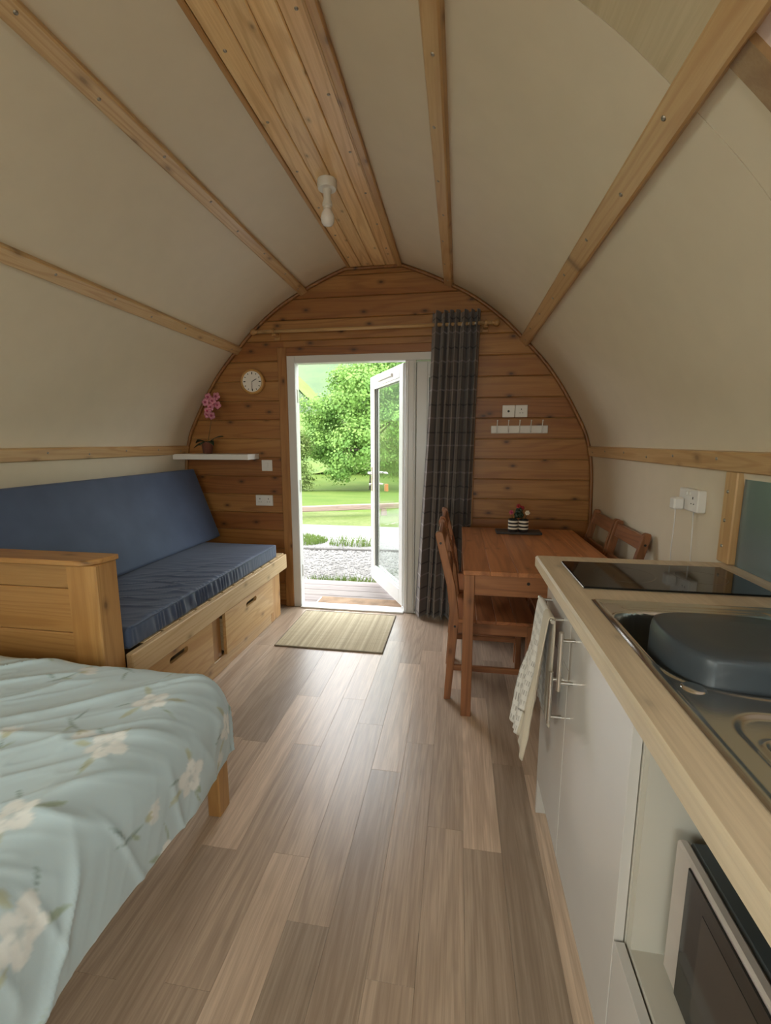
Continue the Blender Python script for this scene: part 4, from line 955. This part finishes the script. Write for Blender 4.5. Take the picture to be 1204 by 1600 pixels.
# washing-up bowl turned over in the sink
tub = smooth_poly([(.397, .93), (.404, .995), (.45, 1.03), (.56, 1.03), (.66, 1.02), (.722, .955), (.718, .83), (.66, .788), (.56, .786), (.45, .786), (.425, .795), (.396, .862)], 2)
tc_ = Vector((sum(p.x for p in tub) / len(tub), sum(p.y for p in tub) / len(tub)))
def off(s, z): return [(tc_.x + (p.x - tc_.x) * s, tc_.y + (p.y - tc_.y) * s, z) for p in tub]
g = G(); g.loft([off(1.0, WT1 - .130), off(1.0, WT1 - .122), off(.972, WT1 - .122), off(.955, WT1 + .034), off(.945, WT1 + .045), off(.925, WT1 + .052), off(.89, WT1 + .0545), off(.5, WT1 + .0555), off(.1, WT1 + .0555)], cap0=False)
o = part('washing_up_bowl', g, tub_m, None, True); tag(o, 'slate grey plastic washing-up bowl upside down in the sink', 'bowl'); sm = o.modifiers.new('shell', 'SOLIDIFY'); sm.thickness = .003; sm.offset = -1
# splashback
o = part('splashback', G().box(.938, .944, -.36, 1.65, WT1 + .0005, 1.262, .001), splash_m); tag(o, 'blue-grey metal splashback on the right wall behind the hob', 'splashback')
# microwave
mw = thing('microwave', 'black and silver microwave in the open cabinet', 'microwave', (.56, .475, .4365)); 
g = G(); g.box(-.168, .17, -.245, .245, .012, .262, .006); part('casing', g, mw_case, mw)
g = G(); g.box(-.186, -.168, -.245, .245, .012, .264, .004); part('front_frame', g, silver_m, mw, label='silver front frame')
g = G(); g.box(-.1895, -.186, -.243, .198, .018, .257, .0015); dp = part('door', g, black_glass, mw)
g = G(); g.box(-.1901, -.1895, -.10, .150, .045, .225); part('door_window', g, plain('smoked_window', (.035, .03, .027, 1), .12), dp)
for x in (-.13, .13):
    for y in (-.2, .2): g = G(); g.lathe([(.012, 0), (.012, .013)], (x, y, 0), n=12); part('foot', g, black_plastic, mw)
# socket with charger cable on the right wall
ds = thing('double_socket', 'surface double socket with a plug, on the cream wall above the table end', 'socket', (.953, 1.965, 1.118))
g = G(); g.box(-.034, 0, -.076, .076, -.044, .044, .004); part('box', g, white_plastic, ds)
for y in (-.038,):
    g = G(); g.box(-.0348, -.0338, y - .003, y + .003, .006, .016); g.box(-.0348, -.0338, y - .013, y - .007, -.014, -.010); g.box(-.0348, -.0338, y + .007, y + .013, -.014, -.010); part('pin_hole', g, black_m, ds)
for y in (-.012, .012):
    g = G(); g.box(-.038, -.033, y - .006, y + .006, .020, .034, .001); part('rocker', g, white_plastic, ds)
pg = thing('plug_and_cable', 'white plug with thin cable hanging from the double socket', 'cable', (.918, 2.005, 1.10))
g = G(); g.box(-.040, -.0005, -.022, .022, -.026, .024, .006); part('plug', g, white_plastic, pg)
g = G(); g.tube([(-.022, .004, -.024), (-.02, .006, -.08), (-.012, .03, -.20), (.002, .045, -.40), (.005, .02, -.60), (.005, -.05, -.66), (.006, -.12, -.58), (.005, -.13, -.40), (.004, -.10, -.2), (.010, -.075, -.0265)], .0022, 6); part('cable', g, white_plastic, pg, True)
# towel over the drawer handle
TYa, TYb = 1.275, 1.445; n1, n2 = 46, 70
P = np.zeros((n1, n2, 3)); UV = np.zeros((n1, n2, 2)); bx, bz = KX - .034, .845; Lf, Lb = .425, .33; R_ = .011
for i in range(n1):
    f = i / (n1 - 1)
    for j in range(n2):
        s = -Lb + (Lf + Lb + PI * R_) * j / (n2 - 1)
        if s < 0: x, z, nrm = bx + R_, bz + s, 1
        elif s < PI * R_: a = s / R_; x, z, nrm = bx + R_ * math.cos(a), bz + R_ * math.sin(a), 0
        else: q = s - PI * R_; x, z, nrm = bx - R_ - .05 * (q / Lf) ** 1.3, bz - q, -1
        dd = min(1, abs(s if s < 0 else max(0, s - PI * R_)) / .25)
        wv = .011 * math.sin(f * 11 + 1 + 2 * dd) * dd + .006 * math.sin(f * 23 + s * 9) * dd
        x += (-abs(wv) * 1.2 if nrm <= 0 else -abs(wv) * .3)
        y = TYa + (TYb - TYa) * f + (.03 * (f - .35) * dd if nrm < 0 else 0) + .004 * math.sin(s * 25)
        if nrm < 0 and s > PI * R_ + Lf - .09: z -= .018 * math.sin(f * 7 + 2)
        P[i, j] = (x, y, z); UV[i, j] = (1 - f, s)
tw = link('towel', gridmesh('towel', P, UV), towel_m); tag(tw, 'cream waffle tea towel hanging over the cabinet handle beside the table', 'towel'); so = tw.modifiers.new('thick', 'SOLIDIFY'); so.thickness = .004; so.offset = -1

# ------------------------------------------------------------------ outside
dk = thing('deck', 'weathered grey timber deck outside the open door', 'deck', (-.9, 3.85, -.03))
for k in range(5):
    y0 = YW + .092 + k * .146; g = G(); g.box(-2.6, 1.8, y0, y0 + .14, -.03, 0, .003); bmesh.ops.translate(g.bm, verts=g.bm.verts[:], vec=(.9, -3.85, 0)); part('deck_board', g, deck_m, dk, tint=jit(.12, .03))
for x in (-2.0, -.9, .2, 1.3):
    g = G(); g.box(x + .9 - .03, x + .9 + .03, -.36, .36, -.24, -.031); part('bearer', g, deck_m, dk)
dm = thing('doormat', 'brown coir doormat on the deck just outside the threshold', 'mat', (-.80, 3.585, -.0295)); g = G(); g.box(-.36, .36, -.095, .095, 0, .024, .004); part("pile", g, coir_m, dm)
for x in (-.3675, .3675):
    g = G(); g.box(x - .0075, x + .0075, -.099, .099, 0, .016, .003); part('edge', g, white_plastic, dm)
def hgt(x, y):                                 # lie of the land
    return float(np.interp(y, (-30, 6, 9.5, 30, 36, 52, 72, 95, 130, 170, 320), (-.22, -.22, -.27, -1.92, -1.75, 1.2, 5.0, 7.5, 9.0, 15, 105)))
def land(name, x0, x1, y0, y1, nx, ny, mat, label, amp=0, lift=0, fn=None):
    P = np.zeros((nx, ny, 3))
    for i, x in enumerate(np.linspace(x0, x1, nx)):
        for j, y in enumerate(np.linspace(y0, y1, ny)):
            z = (fn or hgt)(x, y) + lift + (amp * nz(x * .15 + 3, y * .15, 1) + amp * .5 * nz(x * .5, y * .5, 4) if amp else 0); P[i, j] = (x, y, z)
    o = link(name, gridmesh(name, P), mat); o['kind'] = 'structure'; o['label'] = label; return o
land('gravel_yard', -14, 10, -8, 7.0, 6, 6, gravel_m, 'pale gravel yard in front of the deck')
land('road', -40, 30, 7.0, 8.25, 24, 4, road_m, 'pale tarmac lane crossing behind the gravel', lift=.004)
land('verge', -40, 30, 8.25, 10.6, 30, 6, verge_m, 'rough grass verge along the lane')
land('meadow', -70, 60, 10.2, 39.5, 60, 40, grass_m, 'bright green meadow under the big tree', lift=-.012)
land('bracken_slope', -110, 90, 37.5, 165, 90, 60, bracken_m, 'rough yellow-green bracken slope behind the tree', amp=1.0)
land('far_hill', -260, 240, 140, 420, 60, 50, hill_m, 'pale green far hill filling the top of the doorway', amp=2.0, lift=-1.5)
def lh(x, y):
    cz = 17.6 + .98 * (-40.4 - x) ; cz = min(cz, 46); return min(cz - .35 * abs(y - 112) * (1 if y < 112 else 2.5), cz)
land('near_hill', -100, -22, 80, 135, 90, 60, heath_m, 'grey-green heather hillside on the left of the doorway view', amp=.8, fn=lh)
o = land('hill_crest', -100, -22, 106, 114, 90, 10, crest_m, 'bright grass band along the crest of the left hillside', amp=.8, fn=lh, lift=.45)
def spread(n, fn):                             # stuff mesh of small leaves / stones
    V = []; F = []
    for k in range(n):
        v, f = fn(k); b = len(V); V += v; F += [tuple(i + b for i in q) for q in f]
    me = bpy.data.meshes.new('stuff'); me.from_pydata(V, [], F); me.update(); return me
r2 = random.Random(21)
def blade(cx, cy, rx, ry, h, base):
    def fn(k):
        a = r2.uniform(0, 6.28); q = math.sqrt(r2.random()); x, y = cx + rx * q * math.cos(a), cy + ry * q * math.sin(a); z = hgt(x, y) + base; d = r2.uniform(0, 6.28); w = .006; L = h * r2.uniform(.5, 1.1); lx, ly = r2.uniform(-.4, .4) * L, r2.uniform(-.4, .4) * L
        return [(x - w * math.cos(d), y - w * math.sin(d), z), (x + w * math.cos(d), y + w * math.sin(d), z), (x + lx * .4, y + ly * .4, z + L * .6), (x + lx, y + ly, z + L)], [(0, 1, 2), (1, 3, 2)]
    return fn
for nm, args, n, lab in (('grass_tuft', (-1.15, 4.42, .40, .16, .16, 0), 900, 'tuft of bright grass at the edge of the deck'), ('grass_patch', (-2.95, 6.75, .92, .50, .085, 0), 4200, 'patch of green grass between gravel and lane at the left'), ('weed_clump', (-1.62, 6.55, .36, .12, .17, 0), 150, 'sparse weeds growing at the back of the gravel')):
    o = link(nm, spread(n, blade(*args)), leaf2_m); tag(o, lab, 'grass', kind='stuff')
def stone(k):
    y = 4.3 + 2.1 * r2.random() ** .8; x = -1.3 * y / 4.3 * .9 + r2.uniform(-1.1, 1.6) ; z = hgt(x, y); s = r2.uniform(.010, .026); a = r2.uniform(0, 6.28)
    b = [(1, 0, 0), (0, 1, 0), (-1, 0, 0), (0, -1, 0), (0, 0, .7), (.6, .6, .4)]
    return [(x + s * (p[0] * math.cos(a) - p[1] * math.sin(a)), y + s * .8 * (p[0] * math.sin(a) + p[1] * math.cos(a)), z + s * p[2]) for p in b[:5]], [(0, 1, 4), (1, 2, 4), (2, 3, 4), (3, 0, 4)]
o = link('gravel_stones', spread(5000, stone), stone_m); tag(o, 'loose pale gravel stones spread in front of the deck', 'gravel', kind='stuff')
g = G(); g.bar((-6.0, 5.95, -.215), (1.0, 6.34, -.215), .035, .05, bev=.008); o = part('timber_edging', g, edge_stone_m); tag(o, 'dark low edging across the back of the gravel', 'edging')
kr = thing('knee_rail', 'low weathered timber rail along the grass verge', 'fence', (-2.2, 9.65, -.27))
rp = [(-5.6, 8.15), (.6, 10.9)]; dirv = Vector((rp[1][0] - rp[0][0], rp[1][1] - rp[0][1], 0)).normalized(); yawr = math.atan2(dirv.y, dirv.x)
kr.rotation_euler = (0, 0, yawr)
g = G(); g.box(-3.6, 3.4, -.05, .05, .12, .24, .012); part('rail', g, rail_m, kr)
for x in (-3.3, -1.6, .62, 2.7):
    g = G(); g.box(x - .06, x + .06, -.05, .05, -.15, .12, .01); part('post', g, rail_m, kr)
def tree(name, label, base, crown, ntuft, nleaf, leaf, mat, trunk_r, group=None, seed=1, cat='tree'):
    """crown: list of (x,y,z,r) lobes relative to the base"""
    T = thing(name, label, cat, base, 0, group); r = random.Random(seed)
    top = max(c[2] for c in crown); cxm = sum(c[0] for c in crown) / len(crown)
    g = G(); g.tube([(0, 0, -.3), (.05, 0, top * .15), (cxm * .4 - .1, .05, top * .4), (cxm * .7, 0, top * .75)], [trunk_r * 1.2, trunk_r, trunk_r * .7, trunk_r * .25], 10); part('trunk', g, bark_m, T, True)
    for k in range(6):
        c = crown[k % len(crown)]; g = G(); z0 = top * (.2 + .07 * k); g.tube([(cxm * .3, 0, z0), (c[0] * .5, c[1] * .5, (z0 + c[2]) / 2 + .1), (c[0] * .9, c[1] * .9, c[2])], [trunk_r * .4, trunk_r * .28, trunk_r * .1], 7); part('branch', g, bark_m, T, True)
    V = []; F = []
    tw_ = sum(c[3] ** 2 for c in crown); tufts = []
    for c in crown:
        for _ in range(max(3, int(ntuft * c[3] ** 2 / tw_))):
            d = Vector((r.gauss(0, 1), r.gauss(0, 1), r.gauss(0, 1) + .25)).normalized(); p = Vector(c[:3]) + d * c[3] * r.uniform(.72, 1.06); tufts.append((p, d))
    for k in range(nleaf):
        p, d = tufts[k % len(tufts)]; q = Vector((r.gauss(0, 1), r.gauss(0, 1), r.gauss(0, .7))) * leaf * 1.9; c = p + q; n = (d * 1.1 + q.normalized() * .9 + Vector((r.gauss(0, .5), r.gauss(0, .5), r.gauss(0, .5) + .4))).normalized()
        a = n.orthogonal().normalized(); a = Matrix.Rotation(r.uniform(0, 6.28), 3, n) @ a; b = n.cross(a); L, w = leaf * r.uniform(.8, 1.3), leaf * .42; i = len(V)
        V += [(c - a * L * .5).to_tuple(), (c + b * w).to_tuple(), (c + a * L * .5 - n * .1 * L).to_tuple(), (c - b * w).to_tuple()]; F.append((i, i + 1, i + 2, i + 3))
    me = bpy.data.meshes.new('foliage'); me.from_pydata(V, [], F); me.update(); o = link('foliage', me, mat, T); o['kind'] = 'stuff'; return T
rt = random.Random(11)
crown = []
for k in range(46):                            # broad dome with hanging skirts
    a = rt.uniform(0, 6.28); q = math.sqrt(rt.random()); zz = rt.uniform(2.0, 7.6); ww = 3.9 * math.sin(PI * min(.97, .20 + .70 * (zz - 1.2) / 7.2)) ** .8
    crown.append((-.1 + ww * q * math.cos(a), ww * q * math.sin(a), zz, rt.uniform(.85, 1.35)))
crown += [(-3.2, 0, 2.4, 1.0), (-3.3, -.5, 3.4, 1.1), (-2.7, 0, 5.0, 1.0), (-2.0, -.6, 1.5, .8), (0, 0, 7.7, 1.1), (.8, 0, 8.0, 1.0)]
tree('broadleaf_tree', 'large rounded broadleaf tree in the meadow straight behind the doorway', (-5.75, 30, hgt(0, 30)), crown, 520, 52000, .17, leaf_m, .20, seed=4)
tree('shrub', 'light green shrubby tree at the left edge of the doorway view', (-10.1, 26, hgt(0, 26)), [(0, 0, 1.0, 1.0), (-.8, 0, 2.0, 1.1), (.6, 0, .7, .8), (.2, .3, 2.6, .9), (-1.2, 0, 3.2, .8)], 120, 9000, .14, leaf2_m, .07, seed=8)
tree('hillside_tree', 'dark tree on the slope seen through the door glass', (-8.2, 58, hgt(0, 58)), [(0, 0, 2.0, 1.6), (1.2, 0, 2.6, 1.4), (-1, 0, 3.0, 1.3), (.4, 0, 4.0, 1.3)], 120, 6000, .26, leaf_m, .2, seed=9)
tree('hedge_bush', 'bushy hedge growth right of the big tree behind the door glass', (-3.4, 38, hgt(0, 38)), [(-1.2, 0, .8, 1.1), (0, 0, 1.2, 1.3), (1.4, 0, .9, 1.2), (2.6, 0, 1.2, 1.2)], 120, 7000, .2, leaf2_m, .1, seed=10, cat='bush')
